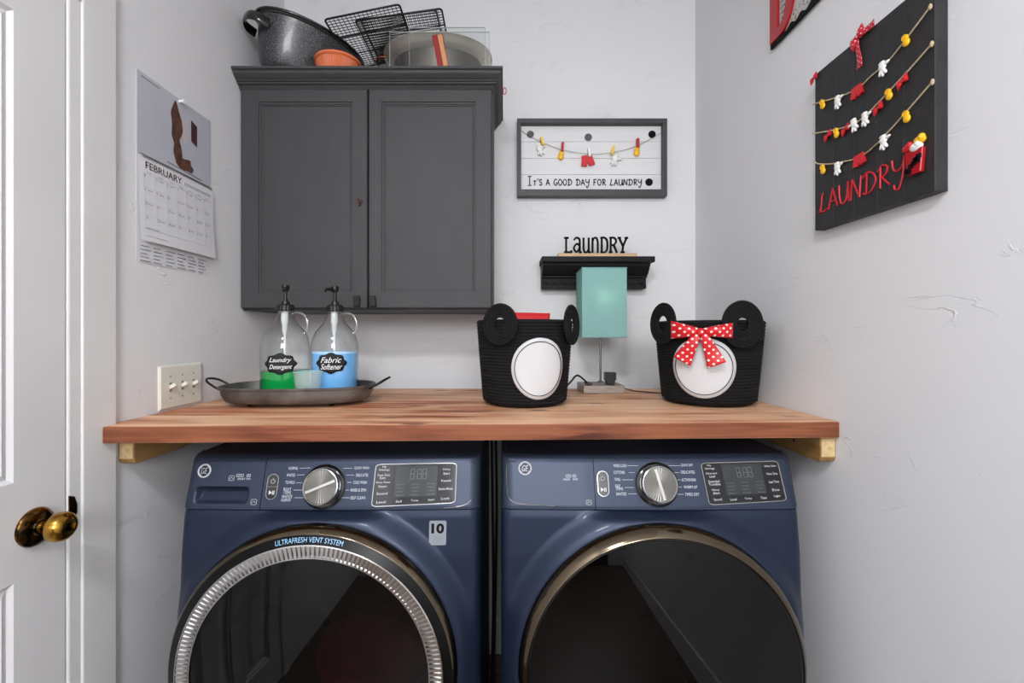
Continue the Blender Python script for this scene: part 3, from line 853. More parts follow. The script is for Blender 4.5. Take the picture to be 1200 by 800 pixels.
text(tx, '10', lambda a, b: stf.p(a, b, .0008), 0, 5 * k, 11.5 * k, 15 * k, bold=.045)
tx.build('sticker_number', 'ink', stk)
tx = MB()
for j, w_ in ((-4.6, 12), (-7.2, 14), (-9.8, 11)):
    text(tx, ['YEAR MOTOR', 'LIMITED WARRANTY', 'ON MOTOR'][int((-4.6 - j) / 2.55)], lambda a, b: stf.p(a, b, .0008), 0, j * k, 1.6 * k, w_ * k)
tx.build('sticker_text', 'print_grey', stk)

DR = Machine(-.0060, .7120, .361, .577)
dryer = machine('clothes_dryer', 'blue front-loading dryer on the right with one wide smoked glass door', 'clothes dryer', DR, False, .219, dict(
    edge=[(605, 541), (596, 541), (594, 546), (594, 565), (595.5, 580), (600, 587), (612, 590.5), (650, 592.5)],
    logo=(615.3, 548.5), pill=(706.5, 566.5), dial=(769.5, 567.3), grip=-78,
    labels=[(726.5, 545.5, 'MIXED LOAD', 15), (725.5, 553.3, 'COTTONS', 13), (723.5, 561.5, 'TOWELS', 7), (724, 569, 'BULKY', 6), (726, 572.5, 'ITEMS', 8), (728, 578.5, 'SANITIZE', 12),
            (805, 545, 'QUICK DRY', 14), (806, 553, 'DELICATES', 16), (807, 562, 'ACTIVEWEAR', 17), (809, 570.5, 'WARM UP', 16), (811, 579, 'TIMED DRY', 17)],
    ticks=[(735, 545.5, 748, 545.5), (737, 553.5, 744, 553.5), (729, 562, 742, 562), (732, 571, 743, 571), (736, 578.5, 746, 578.5), (783, 545.5, 797, 545.5), (790, 553.5, 796, 553.5), (793, 562, 797, 562), (792, 570.5, 799, 570.5), (790, 579, 801, 579)],
    small=[(664, 561.5, 'SENSOR', 8), (674, 561.5, 'WIFI', 6)],
    icons=[(666, 557.5, 6, 3), (673, 557.5, 4, 3), (690, 588.5, 6, 5)],
    display=[(820.8, 542.6), (910.5, 540.2), (921.5, 586.3), (831, 591.5)],
    keys=[('My', .10, .93, .05), ('Settings', .10, .86, .12), ('Dryness', .11, .74, .14), ('Level', .11, .67, .07), ('Extended', .12, .55, .14), ('Tumble', .12, .48, .15), ('Damp', .12, .34, .09), ('Alert', .12, .27, .09), ('Sound', .12, .12, .10),
          ('Level', .32, .1, .08), ('Temp', .51, .1, .09), ('Time', .71, .1, .08), ('Delay Start', .89, .87, .15), ('More Time', .89, .68, .14), ('Less Time', .89, .48, .13), ('Eco', .89, .28, .09), ('Light', .89, .12, .08)]))
# red washing behind the washer glass
g = MB()
random.seed(3)
def lump(th, ph):
    n = 1 + .18 * math.sin(3 * th + 1.3 * math.sin(2 * ph)) + .12 * math.sin(7 * ph + 2 * th)
    return V((-.395 + .15 * n * math.cos(2 * PI * ph) * math.sin(PI * th), 1.32 + .12 * n * math.sin(2 * PI * ph) * math.sin(PI * th), .40 + .10 * n * math.cos(PI * th)))
g.grid(lambda u, v: lump(v, u), 48, 24)
tag(g.build('red_garment', 'red_garment', loc=(-.395, 1.32, .31), smooth=80), 'crumpled red clothing seen dimly behind the left machine\'s round door glass', 'clothing')
# black cords hanging in the gap between the machines
for i, (xa, xb, yy) in enumerate(((-.045, -.038, 1.70), (-.028, -.030, 1.62))):
    pts = catmull([(xa, yy, 1.02), (xa + .004, yy, .7), (xb, yy - .01, .35), (xb - .006, yy - .03, .05), (xb - .004, yy - .06, .008)], 8)
    tag(MB().tube(pts, .0045, 8).build('power_cord', 'cord_black', loc=(xb, yy, 0), smooth=60),
        ['black cord hanging nearer the washer in the gap between the machines', 'black cord hanging nearer the dryer in the gap between the machines'][i], 'cord', 'cords between the machines')
# ------------------------------------------------------------------ wall cabinet
CY0 = 1.588                                   # door faces
cx0, cx1 = WL + .001, -.0387
cz0 = EYE + (CY - 363.5) * CY0 / F; cz1 = 2.20
cab = thing('wall_cabinet', 'charcoal grey two-door wall cabinet with crown moulding above the jugs', 'cabinet', ((cx0 + cx1) / 2, 1.75, cz0))
b = MB()
yc = CY0 + .021
b.box(cx0, cx0 + .018, yc, WB - .001, cz0, cz1); b.box(cx1 - .018, cx1, yc, WB - .001, cz0, cz1)
b.box(cx0 + .018, cx1 - .018, yc, WB - .001, cz0, cz0 + .018); b.box(cx0 + .018, cx1 - .018, yc, WB - .001, 2.182, cz1)
b.box(cx0 + .018, cx1 - .018, WB - .012, WB - .001, cz0 + .018, 2.182)
b.box(cx0 + .018, cx1 - .018, yc, yc + .012, cz0 + .018, 2.182)
b.build('carcass', 'cab_grey', cab, bevel=.0015)
def cab_door(px0, px1, ppx0, ppx1):
    S = CY0 / F
    X0 = max((px0 - CX) * S, cx0 + .001); X1 = (px1 - CX) * S
    Z1 = EYE + (CY - 104.5) * S; Z0 = EYE + (CY - 361) * S
    a0, a1 = (ppx0 - CX) * S, (ppx1 - CX) * S; b1, b0 = EYE + (CY - 119) * S, EYE + (CY - 343) * S
    def ring(i, y):      # i: inset inside the moulded opening (negative = outside it)
        return [V((a0 + i, y, b0 + i)), V((a1 - i, y, b0 + i)), V((a1 - i, y, b1 - i)), V((a0 + i, y, b1 - i))]
    outer = lambda i, y: [V((X0 + i, y, Z0 + i)), V((X1 - i, y, Z0 + i)), V((X1 - i, y, Z1 - i)), V((X0 + i, y, Z1 - i))]
    d = MB()
    d.loft([outer(0, CY0 + .020), outer(0, CY0 + .003), outer(.003, CY0)] + [ring(0, CY0), ring(.001, CY0 + .004), ring(.006, CY0 + .0045), ring(.0075, CY0 + .008), ring(.011, CY0 + .0085), ring(.0125, CY0 + .011)], True, True, True)
    return d.build('cabinet_door', 'cab_grey', cab), (X0, X1, Z0, Z1)
dl, _ = cab_door(282, 430.3, 303, 413.2)
dr_, _ = cab_door(432, 576, 447, 557.5)
for dd, px, tilt in ((dl, 419, .0), (dr_, 437.5, .12)):
    p = P(px, 353, CY0)
    k = MB(); k.obox(p + V((0, -.010, 0)), (math.cos(tilt), 0, math.sin(tilt)), (-math.sin(tilt), 0, math.cos(tilt)), (0, -1, 0), .0105, .0185, .008)
    k.box(p.x - .004, p.x + .004, p.y - .003, p.y + .001, p.z - .008, p.z + .008)
    k.build('cabinet_pull', 'black_metal', dd, bevel=.002)
p = P(422, 236, CY0)
k = MB(); k.lathe([(0, .0035), (.006, .003), (.0075, 0)], p, (0, -1, 0), 16)
k.obox(p + V((-.002, -.008, -.004)), (1, 0, .3), (-.3, 0, 1), (0, -1, 0), .0028, .011, .005)
k.build('cupboard_key', 'rust_metal', dl, smooth=40)
# crown moulding: mitred, returning down the right side to the back wall
zt, zb = 2.2445, 2.191
prof = [(1.0, zt), (1.0, zt - .008), (.86, zt - .010), (.80, zt - .018), (.62, zt - .026), (.46, zt - .031), (.46, zt - .034), (.34, zt - .035), (.34, zt - .040), (.18, zt - .043), (.10, zt - .048), (.0, zb)]
fo, so = .052, .0365
rings = []
cr_path = []
for k, zz in prof:
    rings.append([V((cx0 + .0005, CY0 - fo * k, zz)), V((cx1 + so * k, CY0 - fo * k, zz)), V((cx1 + so * k, WB - .001, zz))])
# closed section: top and back faces
inner_t = [V((cx0 + .0005, yc + .02, zt)), V((cx1 - .02, yc + .02, zt)), V((cx1 - .02, WB - .001, zt))]
inner_b = [V((cx0 + .0005, yc + .02, zb)), V((cx1 - .02, yc + .02, zb)), V((cx1 - .02, WB - .001, zb))]
cr = MB(); allr = rings + [inner_b, inner_t, rings[0]]
cr.loft(allr, False)
n = len(allr)
for e_ in (0, 2):
    cr.add([r[e_] for r in allr[:-1]], [tuple(range(n - 1))])
cr.build('crown_moulding', 'cab_grey', cab)
tp = MB(); tp.box(cx0 + .001, cx1 - .0205, yc + .0205, WB - .002, 2.232, 2.2444); tp.build('cabinet_top', 'cab_edge', cab)
TOP = 2.2447
# small red loop hook on the crown's right end
hk = P(588.8, 103, 1.66)
t = MB(); hc = V((cx1 + so + .0065, 1.66, 2.226))
t.tube([hc + V((.0078 * math.cos(a) * .75, .001, .0125 * math.sin(a))) for a in [2 * PI * i / 20 for i in range(20)]], .0016, 8, closed=True)
tag(t.build('hanging_loop', 'charm_red', loc=hc - V((0, 0, .0125)), smooth=60), 'tiny red wire loop hung on the right end of the cabinet\'s crown moulding', 'hook')

# ------------------------------------------------------------------ things on top of the cabinet
def ering(a, b, z, n=48, e=2.0): return supel(a, b, e, n, z)
ang = R(50)
def roaster():
    root = thing('roasting_pan', 'large oval black speckled enamel roasting pan with loop handle, top left of the cabinet', 'roasting pan', (-.735, 1.728, TOP))
    M = Matrix.Translation((-.749, 1.727, TOP + .016)) @ Matrix.Rotation(R(9), 4, 'Y') @ Matrix.Rotation(ang, 4, 'Z')
    out = [(.10, .055, .0), (.142, .074, .0), (.160, .084, .008), (.171, .094, .03), (.185, .113, .10), (.192, .124, .155), (.194, .128, .170), (.202, .138, .172), (.205, .141, .178), (.202, .138, .184), (.192, .128, .185)]
    inn = [(.186, .122, .168), (.178, .11, .10), (.166, .090, .03), (.15, .078, .006), (.1, .05, .005)]
    m = MB(); m.loft([ering(a, b, z) for a, b, z in out + inn], True, True, True)
    m.xf(M).build('pan_body', 'enamel', root, smooth=50)
    r = MB(); r.tube(ering(.203, .139, .179, 64), .0055, 8, closed=True)
    r.xf(M).build('rim', 'enamel_black', root, smooth=60)
    for sx in (-1, 1):
        h = MB(); ex = 1.0 if sx < 0 else .45
        q = catmull([(sx * .180, -.054, .128), (sx * (.180 + .030 * ex), -.050, .132), (sx * (.180 + .050 * ex), -.028, .137), (sx * (.180 + .054 * ex), 0, .139), (sx * (.180 + .050 * ex), .028, .137), (sx * (.180 + .030 * ex), .050, .132), (sx * .180, .054, .128)], 5)
        h.tube(q, [(.016, .0045)] * len(q), 10, flat=(0, 0, 1))
        h.xf(M).build('handle', 'enamel_black', root, smooth=60)
roaster()
# ribbed terracotta dish
bc = V((-.588, 1.618, TOP))
d = MB(); n = 120
def rib(r, z, k): return [bc + V(((r + (k if i % 2 else 0)) * math.cos(2 * PI * i / n), (r + (k if i % 2 else 0)) * math.sin(2 * PI * i / n), z)) for i in range(n)]
d.loft([rib(.03, 0, 0), rib(.048, 0, 0), rib(.054, .004, .0014), rib(.073, .046, .0022), rib(.0775, .048, 0), rib(.0805, .051, 0), rib(.0805, .057, 0), rib(.077, .059, 0), rib(.073, .055, 0), rib(.050, .008, 0), rib(.02, .007, 0)], True, True, True)
tag(d.build('ribbed_dish', 'terracotta', loc=bc, smooth=30), 'orange ribbed baking dish in front of the speckled roasting pan', 'baking dish')

def rack(label, nl, nr, fl, pitch=.0145):
    nl, nr, fl = V(nl), V(nr), V(fl)
    r = (nr - nl); W = r.length; r.normalize()
    u = (fl - nl); u = u - r * u.dot(r); u.normalize(); D = (fl - nl).length
    nn = r.cross(u).normalized()
    root = thing('cooling_rack', label, 'cooling rack', nl + r * W / 2 + u * D / 2, 'wire cooling racks')
    fr = Frame(nl, r, u, nn)
    b = MB()
    rc = rrect(W, D, .012, 4)
    b.tube([fr.p(W / 2 + a, D / 2 + c_) for a, c_ in rc], .0034, 8, closed=True)
    b.build('rack_frame', 'rack_wire', root, smooth=60)
    g = MB(); na = int(W / pitch); nb = int(D / pitch)
    for i in range(1, na): g.tube([fr.p(W * i / na, .002, .001), fr.p(W * i / na, D - .002, .001)], .0013, 4)
    for j in range(1, nb): g.tube([fr.p(.002, D * j / nb, -.001), fr.p(W - .002, D * j / nb, -.001)], .0013, 4)
    g.build('wire_grid', 'rack_wire', root)
    br = MB()
    for j in (.33, .67):
        br.tube([fr.p(.002, D * j, -.003), fr.p(W - .002, D * j, -.003)], .0026, 6)
    br.build('brace', 'rack_wire', root, smooth=60)
rack('black wire cooling rack lying lowest and furthest left, tilted against the roasting pan', P(380, 23, 1.55), P(468, 5, 1.55), P(430, 77, 1.875))
rack('black wire cooling rack in the middle of the three stacked racks', P(416, 24, 1.625), P(511, 11.5, 1.625), P(430, 74.5, 1.89))
rack('black wire cooling rack lying uppermost, reaching furthest right over the steel pan', P(423, 23.5, 1.655), P(517.5, 10, 1.655), P(442, 72, 1.905))

pc = V(((512 - CX) * 1.70 / F, 1.745, TOP + .001))
pan = thing('steel_pan', 'wide shallow stainless steel pan with dark base at the right on top of the cabinet', 'pan', pc)
m = MB(); el = lambda a, b, z: [pc + p for p in supel(a, b, 2.1, 64, z)]
m.loft([el(.166, .1285, .1135), el(.178, .139, .121), el(.192, .151, .131), el(.2, .158, .1415), el(.206, .163, .1445), el(.206, .163, .147), el(.199, .157, .147), el(.188, .147, .130), el(.172, .133, .119), el(.160, .122, .113)], True, False, False)
m.build('pan_wall', 'steel_pan', pan, smooth=50)
m = MB(); m.loft([el(.10, .075, 0), el(.128, .097, .004), el(.150, .115, .04), el(.162, .125, .09), el(.1665, .129, .1132), el(.155, .118, .116)], True, True, True)
m.build('pan_base', 'steel_base', pan, smooth=50)
h = MB(); q = catmull([pc + V(p) for p in ((-.190, -.05, .125), (-.214, -.052, .122), (-.226, -.03, .118), (-.226, .0, .118), (-.216, .02, .122), (-.19, .022, .125))], 5)
h.tube(q, .0048, 8); h.build('pan_handle', 'copper_dark', pan, smooth=60)

def sheet(label, px0, px1, pyt, D):
    X0, X1 = (px0 - CX) * D / F, (px1 - CX) * D / F; Z = EYE + (CY - pyt) * D / F
    root = thing('clear_sheet', label, 'clear panel', ((X0 + X1) / 2, D, TOP), 'clear panels propped on the cabinet')
    MB().box(X0, X1, D - .0012, D + .0012, TOP + .0005, Z).build('panel', 'clear_sheet', root)
    e = MB(); e.box(X0, X1, D - .0014, D + .0014, Z, Z + .0022); e.box(X1, X1 + .0016, D - .0014, D + .0014, TOP + .0005, Z + .0022); e.box(X0 - .0012, X0, D - .0014, D + .0014, TOP + .0005, Z + .0022)
    e.build('edge', 'sheet_edge', root)
sheet('wider clear plastic panel standing in front of the steel pan', 457, 573.5, 38, 1.562)
sheet('slightly taller clear plastic panel just behind the wider one', 480, 568, 32.8, 1.570)
bk = thing('small_book', 'small red-covered book leaning upright in front of the steel pan', 'book', P(519, 90, 1.54))
p0 = P(521, 79.6, 1.5485); p1 = P(513.5, 41.5, 1.5485)
up = (p1 - p0).normalized(); rt = V((up.z, 0, -up.x)); H = (p1 - p0).length / 2; cc = (p0 + p1) / 2
m = MB()
fwd = V((0, -1, 0))
m.obox(cc - rt * .0118, rt, up, fwd, .0095, H, .0075)
m.build('cover', 'book_red', bk, bevel=.0015)
MB().obox(cc + rt * .0055, rt, up, fwd, .0078, H - .003, .0068).build('pages', 'page_tan', bk, bevel=.0008)
MB().obox(cc + rt * .0148, rt, up, fwd, .0014, H, .0075).build('back_cover', 'book_red', bk, bevel=.0006)

# ------------------------------------------------------------------ framed plank sign on the back wall
YF, YBD = 1.878, 1.907
fx0, fx1 = (606 - CX) * YF / F, (782 - CX) * YF / F; fz1, fz0 = EYE + (CY - 138.5) * YF / F, EYE + (CY - 229.5) * YF / F
sg = thing('plank_sign', 'white plank sign in a dark grey frame with a pegged string of tiny clothes', 'wall sign', ((fx0 + fx1) / 2, YF, fz0))
bw, bt, bb = .0165, .019, .028
m = MB()
o = lambda y: [V((fx0, y, fz0)), V((fx1, y, fz0)), V((fx1, y, fz1)), V((fx0, y, fz1))]
i_ = lambda y, e=0: [V((fx0 + bw + e, y, fz0 + bb + e)), V((fx1 - bw - e, y, fz0 + bb + e)), V((fx1 - bw - e, y, fz1 - bt - e)), V((fx0 + bw + e, y, fz1 - bt - e))]
m.loft([o(WB - .0005), o(YF), i_(YF), i_(WB - .0005), o(WB - .0005)], True)
m.build('frame', 'frame_grey', sg, bevel=.0012)
bd = MB(); ix0, ix1, iz0, iz1 = fx0 + bw, fx1 - bw, fz0 + bb, fz1 - bt
zc = [iz0] + [EYE + (CY - y) * YBD / F for y in (204.5, 185.5, 166)] + [iz1]
for a, b_ in zip(zc, zc[1:]): bd.box(ix0 - .002, ix1 + .002, YBD, YBD + .006, a + .0007, b_ - .0007)
bd.build('planks', 'plank_white', sg)
MB().box(ix0 - .002, ix1 + .002, YBD + .004, YBD + .0075, iz0, iz1).build('backing', 'groove', sg)
fb = Frame((0, YBD - .0006, EYE), (1, 0, 0), (0, 0, 1), (0, -1, 0)); kb = YBD / F
fpx = lambda px, py, c=0: fb.p((px - CX) * kb, (CY - py) * kb, c)
m = MB()
strokes(m, "T'S A GOOD DAY FOR LAUNDRY", lambda a, b_: fpx(625 + a, 217.2 - b_, .0006), 0, 0, 7.2, 127, .0020, flat=None)
strokes(m, "I", lambda a, b_: fpx(618.5 + a, 217.2 - b_, .0006), 0, 0, 10.5, 4.5, .0020)
m.build('lettering', 'ink', sg)
m = MB(); m2 = MB()
for px, py, r_, mm in ((621.5, 157.5, 4.2, m2), (689.3, 161, 4.4, m2), (764, 157.5, 4.4, m), (760.5, 213.5, 4.4, m)):
    mm.lathe([(0, .0012), (r_ * kb, .0012), (r_ * kb, 0)], fpx(px, py), (0, -1, 0), 28)
m.build('round_stickers', 'ink', sg); m2.build('round_stickers_grey', 'grey_dot', sg)
st = catmull([fpx(611.5, 154, .004), fpx(628, 164, .006), fpx(657, 176, .008), fpx(690, 181.5, .009), fpx(717, 179.5, .008), fpx(745, 172, .006), fpx(774, 156.5, .004)], 6)
m = MB().tube(st, .0009, 6); m.build('string', 'string_grey', sg, smooth=60)

def glove(mb, f, s, flip=1):
    """small open glove hanging fingers down; f face frame, s overall size"""
    n = f.n
    mb.ell(f.p(0, .12 * s, .1 * s), (f.r * .26 * s, f.u * .26 * s, n * .12 * s), 8)
    mb.ell(f.p(0, .36 * s, .1 * s), (f.r * .22 * s, f.u * .10 * s, n * .12 * s), 8)
    for a, L in ((-38, .36), (-8, .42), (22, .38)):
        d = -f.u * math.cos(R(a)) + f.r * flip * math.sin(R(a)); e = n.cross(d)
        mb.ell(f.p(0, .05 * s, .1 * s) + d * (L * .75 * s), (d * .22 * s, e * .1 * s, n * .1 * s), 7)
    d = f.r * flip * .9 + f.u * .1; d.normalize(); e = n.cross(d)
    mb.ell(f.p(0, .12 * s, .1 * s) + d * .32 * s, (d * .2 * s, e * .09 * s, n * .09 * s), 7)
def shoe(mb, f, s):
    n = f.n
    mb.ell(f.p(0, -.12 * s, .12 * s), (f.r * .27 * s, f.u * .30 * s, n * .14 * s), 9)
    mb.ell(f.p(.03 * s, .2 * s, .12 * s), (f.r * .22 * s, f.u * .24 * s, n * .13 * s), 9)
    mb.tube([f.p(.03 * s + .17 * s * math.cos(a), .22 * s + .17 * s * math.sin(a), .2 * s) for a in [2 * PI * i / 14 for i in range(14)]], .05 * s, 6, closed=True)
def shorts(mb, f, s):
    n = f.n
    out = [(-.36, .34), (.36, .34), (.5, -.30), (.10, -.38), (0, -.08), (-.10, -.38), (-.5, -.30)]
    mb.prism([f.p(a * s, b_ * s, .01 * s) for a, b_ in out], n * .16 * s)
    mb.tube([f.p(-.38 * s, .34 * s, .1 * s), f.p(.38 * s, .34 * s, .1 * s)], .08 * s, 6)
def peg(mb, f, L, w):
    mb.obox(f.p(0, 0, w * .9), f.r, f.u, f.n, w / 2, L / 2, w * .45)
    mb.obox(f.p(0, 0, w * 1.9), f.r, f.u, f.n, w / 2, L / 2, w * .35)
    mb.tube([f.p(-w * .6, 0, w * 1.4), f.p(w * .6, 0, w * 1.4)], w * .3, 6)
for kind, px, py, size, clip, cpx, cpy, tilt in (('glove', 633, 176.5, 12.5, 'clip_yellow', 635, 167.5, 20), ('shoe', 657, 183, 10.5, 'clip_red', 658.5, 174, -4), ('shorts', 688, 189.5, 13, 'charm_white', 689.5, 181, 8),
                                                 ('glove', 720, 188.5, 12.5, 'clip_yellow', 717, 178, -16), ('shoe', 745.5, 178.5, 10.5, 'clip_red', 746, 169.5, 2)):
    a = R(tilt)
    f = Frame(fpx(px, py, .003), (math.cos(a), 0, math.sin(a)), (-math.sin(a), 0, math.cos(a)), (0, -1, 0))
    m = MB(); (glove if kind == 'glove' else shoe if kind == 'shoe' else shorts)(m, f, size * kb * 1.25)
    ch = m.build('tiny_' + kind, {'glove': 'charm_white', 'shoe': 'charm_yellow', 'shorts': 'charm_red'}[kind], sg, smooth=50)
    f2 = Frame(fpx(cpx, cpy, .004), f.r, f.u, f.n)
    m = MB(); peg(m, f2, 9.5 * kb, 2.6 * kb); m.build('clothes_peg', clip, ch)

# ------------------------------------------------------------------ little moulded shelf
sx0, sx1 = (635 - CX) * 1.785 / F, (768 - CX) * 1.785 / F
SZ = EYE + (CY - 300) * 1.785 / F
sh = thing('wall_shelf', 'short black moulded wall shelf with dentil trim behind the aqua lamp', 'shelf', ((sx0 + sx1) / 2, 1.85, 1.525))
m = MB(); m.box(sx0, sx1, 1.785, WB - .0005, SZ - .0225, SZ); m.build('shelf_board', 'shelf_black', sh, bevel=.003, seg=3)
pf = [(1.806, SZ - .0227), (1.808, SZ - .034), (1.815, SZ - .037), (1.824, SZ - .05), (1.838, SZ - .064), (1.850, SZ - .070), (1.850, SZ - .075), (1.864, SZ - .077), (1.864, SZ - .103), (1.861, SZ - .105), (1.861, SZ - .1175), (1.866, SZ - .1195)]
bx0, bx1 = sx0 + .006, (762 - CX) * 1.81 / F
m = MB()
m.prism([(bx0, y, z) for y, z in pf] + [(bx0, WB - .0005, pf[-1][1]), (bx0, WB - .0005, pf[0][1])], (bx1 - bx0, 0, 0))
m.build('shelf_moulding', 'shelf_black', sh)
m = MB(); nD = 12
for i in range(nD):
    xx = bx0 + (bx1 - bx0) * (i + .5) / nD
    m.box(xx - .011, xx + .011, 1.8575, 1.8645, SZ - .098, SZ - .082)
m.build('dentil_row', 'shelf_black', sh, bevel=.001)
# cut-out word standing on it
YW = 1.815
wx0, wx1 = (653.5 - CX) * YW / F, (745 - CX) * YW / F
ws = thing('word_sign', 'black cut-out word on a pale wood base, standing on the small black shelf', 'word sign', ((wx0 + wx1) / 2, YW, SZ))
m = MB().box(wx0, wx1, YW - .02, YW + .02, SZ + .0005, EYE + (CY - 296.6) * (YW - .02) / F); m.build('sign_base', 'pale_wood', ws, bevel=.001)
kw = YW / F; zb_ = EYE + (CY - 296.8) * YW / F
m = MB()
LH = (296.8 - 278.5) * kw
strokes(m, 'LaunDRY', lambda a, b_: V(((661.5 - CX) * kw + a, YW, zb_ + .002 + b_)), 0, 0, LH, (734.5 - 661.5) * kw, .0052, font=SLAB, n=4, gap=.07)
m.build('cut_out_letters', 'ink', ws)

# ------------------------------------------------------------------ lamp
lx, ly = .366, 1.700
lp = thing('table_lamp', 'square aqua-shaded table lamp with thin metal stem between the two baskets', 'lamp', (lx, ly, CT))
hz0, hz1 = EYE + (CY - 395.6) * 1.64 / F, EYE + (CY - 313) * 1.64 / F
hw, hd = .0805, .078
rot = Matrix.Translation((lx, ly + .018, 0)) @ Matrix.Rotation(R(-1.5), 4, 'Z')
m = MB()
ri = lambda a, b_, z: [V((-a, -b_, z)), V((a, -b_, z)), V((a, b_, z)), V((-a, b_, z))]
m.loft([ri(hw, hd, hz0), ri(hw, hd, hz1), ri(hw - .003, hd - .003, hz1), ri(hw - .003, hd - .003, hz0), ri(hw, hd, hz0)], True)
m.xf(rot); shade = m.build('lamp_shade', 'shade_aqua', lp, bevel=.0008)
m = MB()
for zz in (hz0 + .002, hz1 - .002):
    m.tube([rot @ p for p in ri(hw + .0003, hd + .0003, zz)], .0016, 6, closed=True)
m.build('shade_piping', 'shade_aqua', shade, smooth=60)
m = MB(); m.lathe([(.0042, CT + .028), (.0042, hz1 - .06)], (lx, ly + .018, 0), n=16)
m.lathe([(.012, CT + .0285), (.012, CT + .031), (.0065, CT + .034)], (lx, ly + .018, 0), n=20)
m.build('stem', 'nickel', lp, smooth=40)
m = MB()
for a in (45, 135): m.tube([V((lx, ly + .018, hz1 - .012)) + V((math.cos(R(a)), math.sin(R(a)), 0)) * s_ * .105 for s_ in (-1, 1)], .0015, 6)
m.build('shade_spider', 'nickel', lp)
bx0_, bx1_ = (683.5 - CX) * 1.60 / F, (732 - CX) * 1.60 / F
m = MB().box(bx0_, bx1_, 1.597, 1.735, CT + .0005, CT + .0285)
m.build('lamp_base', 'lamp_base', lp, bevel=.002)
m = MB(); m.lathe([(.014, hz0 + .06), (.014, hz0 + .10), (0, hz0 + .10)], (lx, ly + .018, 0), n=16); m.build('bulb_holder', 'black_plastic', lp, smooth=40)
m = MB(); m.lathe([(.012, hz0 + .10), (.014, hz0 + .115), (.03, hz0 + .145), (.03, hz0 + .165), (.02, hz0 + .185), (0, hz0 + .19)], (lx, ly + .018, 0), n=20)
m.build('bulb', 'pin_white', lp, smooth=60)
# black adaptor standing on the lamp's base outlet
ax_ = (715.5 - CX) * 1.625 / F
ad = thing('plug_adaptor', 'small black plug-in adaptor standing on the lamp\'s metal base', 'adaptor', (ax_, 1.635, CT + .0285))
zb2 = CT + .029
m = MB(); m.prism([(ax_ - .014, 1.62, zb2), (ax_ + .014, 1.62, zb2), (ax_ + .015, 1.62, zb2 + .012), (ax_ + .0195, 1.62, zb2 + .018), (ax_ + .0195, 1.62, zb2 + .044), (ax_ - .0195, 1.62, zb2 + .044), (ax_ - .0195, 1.62, zb2 + .018), (ax_ - .015, 1.62, zb2 + .012)], (0, .032, 0))
m.build('adaptor_body', 'black_plastic', ad, bevel=.002)
# cords on the counter
q = catmull([P(664, 452, 1.57), P(669.5, 446.5, 1.58), P(674, 441, 1.58), P(678, 440, 1.59), P(684, 444.5, 1.60), P(687.5, 448, 1.61)], 6)
m = thing('black_cord', 'thick black cord arching from behind the left basket to the lamp base', 'cord', (q[0].x, q[0].y, CT))
qq = catmull([V((q[0].x - .05, 1.60, CT + .0035)), V((q[0].x - .02, 1.58, CT + .008))] + list(q[::6]) + [q[-1]], 5)
MB().tube(qq, .0034, 8).build('cable', 'cord_black', m, smooth=60)
MB().obox(q[-1] + V((.006, .004, -.004)), (1, 0, -.25), (.25, 0, 1), (0, -1, 0), .0125, .005, .007).build('plug', 'black_plastic', m, bevel=.002)
q = catmull([V((bx1_ + .001, 1.665, CT + .016)), V((bx1_ + .02, 1.665, CT + .010)), V((bx1_ + .05, 1.66, CT + .0025)), V((.50, 1.64, CT + .0025)), V((.56, 1.60, CT + .0025)), V((.63, 1.60, CT + .0025)), V((.70, 1.66, CT + .0025)), V((.74, 1.75, CT + .0025))], 6)
tag(MB().tube(q, .0020, 8).build('thin_cord', 'cord_black', loc=(q[0].x, q[0].y, CT), smooth=60), 'thin dark cord running from the lamp base behind the right basket', 'cord')

